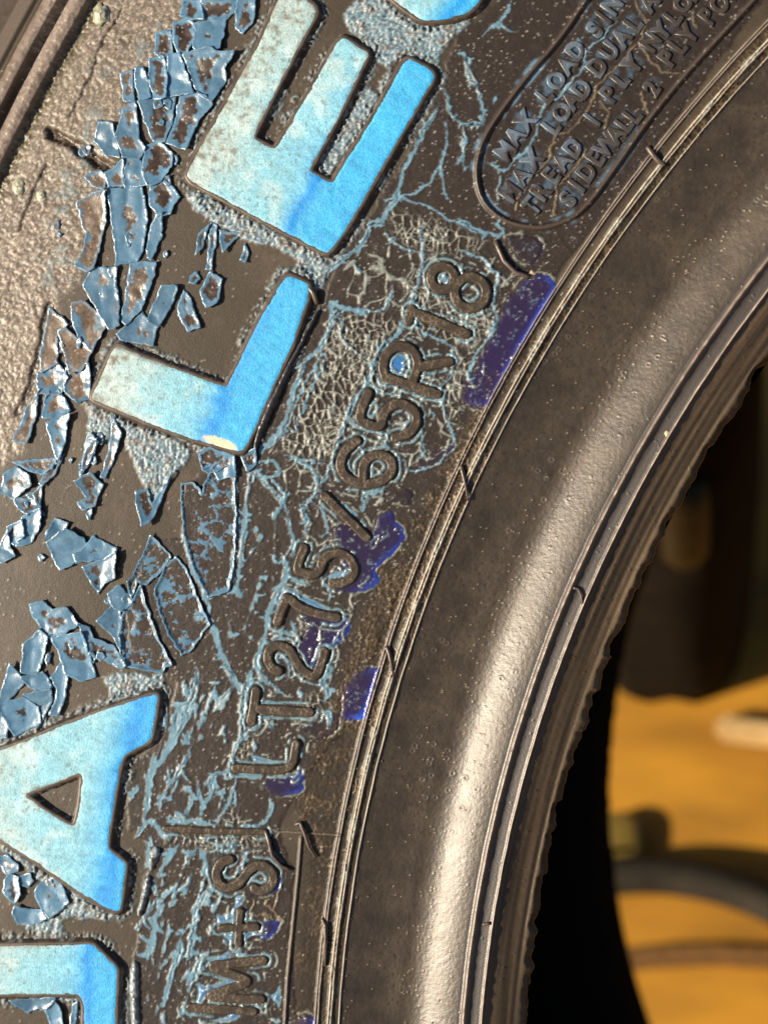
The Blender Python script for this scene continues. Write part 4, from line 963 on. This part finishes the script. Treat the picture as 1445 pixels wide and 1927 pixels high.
fo_ = link('floor', np_mesh('floor', np.c_[gxx.ravel(), gyy.ravel(), 0*gxx.ravel()], grid_faces(n_, n_), mat=mf)); tag(fo_, kind='structure')
M_hose = plain('grey_hose_rubber', (.026, .021, .015), .75, .2, 80, spec=.15)
hp = [ray_z(x, y, .011) for x, y in ((1000, 1690), (1090, 1660), (1180, 1648), (1270, 1650), (1360, 1668), (1450, 1702), (1560, 1762), (1700, 1860))]
hp = [h for h in hp]
sm_ = []
for i in range(len(hp)-1):
    for tt in (0, .25, .5, .75): sm_.append(hp[i]*(1-tt)+hp[i+1]*tt)
sm_.append(hp[-1])
for _ in range(3): sm_ = [sm_[0]]+[(sm_[i-1]+2*sm_[i]+sm_[i+1])/4 for i in range(1, len(sm_)-1)]+[sm_[-1]]
px_m = np.linalg.norm(ray_z(1300, 1650)-M[:3, 3])/F
hr = 33*px_m
hose = tube('hose', sm_, [hr]*len(sm_), M_hose, None, 16)
tag(hose, 'dark grey hose curving across the yellow floor behind the tyre', 'hose')
# the hose's shadow, modelled as a flat brown strip on the floor
M_hose_shadow = plain('brown_shadow_tone', (.16, .075, .018), .6, .4, 300)
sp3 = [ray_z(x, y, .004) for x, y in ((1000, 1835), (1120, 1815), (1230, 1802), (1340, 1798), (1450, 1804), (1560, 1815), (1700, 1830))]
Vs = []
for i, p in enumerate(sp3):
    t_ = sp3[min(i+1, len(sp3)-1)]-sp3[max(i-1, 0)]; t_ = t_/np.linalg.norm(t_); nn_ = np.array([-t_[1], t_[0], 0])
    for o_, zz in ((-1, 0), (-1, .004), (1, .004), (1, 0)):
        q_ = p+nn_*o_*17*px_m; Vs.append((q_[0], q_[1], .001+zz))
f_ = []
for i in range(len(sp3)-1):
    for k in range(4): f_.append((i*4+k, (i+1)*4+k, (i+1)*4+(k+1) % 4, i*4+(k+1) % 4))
st_o = link('hose_shadow', np_mesh('hose_shadow', np.array(Vs), np.array(f_), mat=M_hose_shadow, smooth=False)); tag(st_o, 'shadow of the hose modelled as a flat brown strip on the yellow floor', 'hose_shadow')
# dark bag
def blob(name, ctr, size, mat, parent=None, sq=.7, lump=.08, seed=1, nu=40, nv=24, flat=True):
    V = []
    for i in range(nv):
        f1_ = -math.pi/2+math.pi*i/(nv-1)
        for j in range(nu):
            a = 2*math.pi*j/nu
            g = lambda c: math.copysign(abs(c)**sq, c)
            V.append((g(math.cos(f1_))*g(math.cos(a)), g(math.cos(f1_))*g(math.sin(a)), g(math.sin(f1_))))
    V = np.array(V); k = 1+lump*2*(fbm(V[:, 0]*1+V[:, 2]*.7, V[:, 1]*1-V[:, 2]*.9, .8, seed, 3)-.5)
    V = V*k[:, None]*np.array(size)+np.array(ctr)
    if flat: V[:, 2] = np.maximum(V[:, 2], .001)
    return link(name, np_mesh(name, V, grid_faces(nv, nu, False, True), mat=mat), parent)
M_bag = plain('dark_leather', (.008, .0052, .003), .85, .5, 60, .4, .004, .1)
M_pale = plain('pale_highlight', (.050, .040, .018), .6, .3, 200)
c0 = ray_z(1290, 1330)
bag = bpy.data.objects.new('bag', None); scn.collection.objects.link(bag); bag.location = Vector(c0.tolist()); tag(bag, 'dark brown bag with its highlight modelled as a pale tube, standing on the yellow floor', 'bag')
bw = 165*px_m
blob('bag_body', (-.006, .085, .15), (bw, .090, .27), M_bag, bag, .68, .10, 3)
def on_bag(x, y, dy):
    d = np.array([(x-W0/2)/F, -(y-H0/2)/F, -1.0]); d = (RT @ Rc) @ d; o = M[:3, 3]
    t = (c0[1]+dy-o[1])/d[1]; return o+d*t-c0
tube('bag_highlight', [on_bag(1288, y, -.004) for y in (1035, 1010, 985, 960, 930, 900)], [.009, .0095, .0095, .0095, .009, .008], M_pale, bag, 8)  # pale tube stands in for the highlight on the bag
# pale block and olive lid
M_block = plain('pale_wood', (.55, .36, .15), .6, .3, 60)
bc = ray_z(1420, 1385)
def box_mesh(name, sx, sy, sz, mat, bev=.003):
    import bmesh
    bm = bmesh.new(); bmesh.ops.create_cube(bm, size=1)
    for v in bm.verts: v.co = (v.co.x*sx, v.co.y*sy, (v.co.z+.5)*sz)
    bmesh.ops.bevel(bm, geom=bm.edges[:], offset=bev, segments=2, affect='EDGES')
    me = bpy.data.meshes.new(name); bm.to_mesh(me); bm.free(); me.materials.append(mat); return me
bo = link('wood_block', box_mesh('wood_block', .035, .012, .010, M_block)); bo.location = Vector(bc.tolist()); bo.rotation_euler = (0, 0, -.1)
tag(bo, 'small pale wood offcut on the yellow floor in front of the dark bag', 'wood offcut')
M_olive = plain('olive_plastic', (.15, .10, .016), .5, .2, 100)
oc_ = ray_z(1166, 1590)
lid = blob('lid', (0, 0, .006), (.010, .013, .003), M_olive, None, .8, .05, 4, 28, 12); lid.location = Vector((oc_[0], oc_[1], 0))
tag(lid, 'small olive green lid on the floor beside the far bead of the tyre', 'lid')
print('done', round(time.time()-T0, 1))
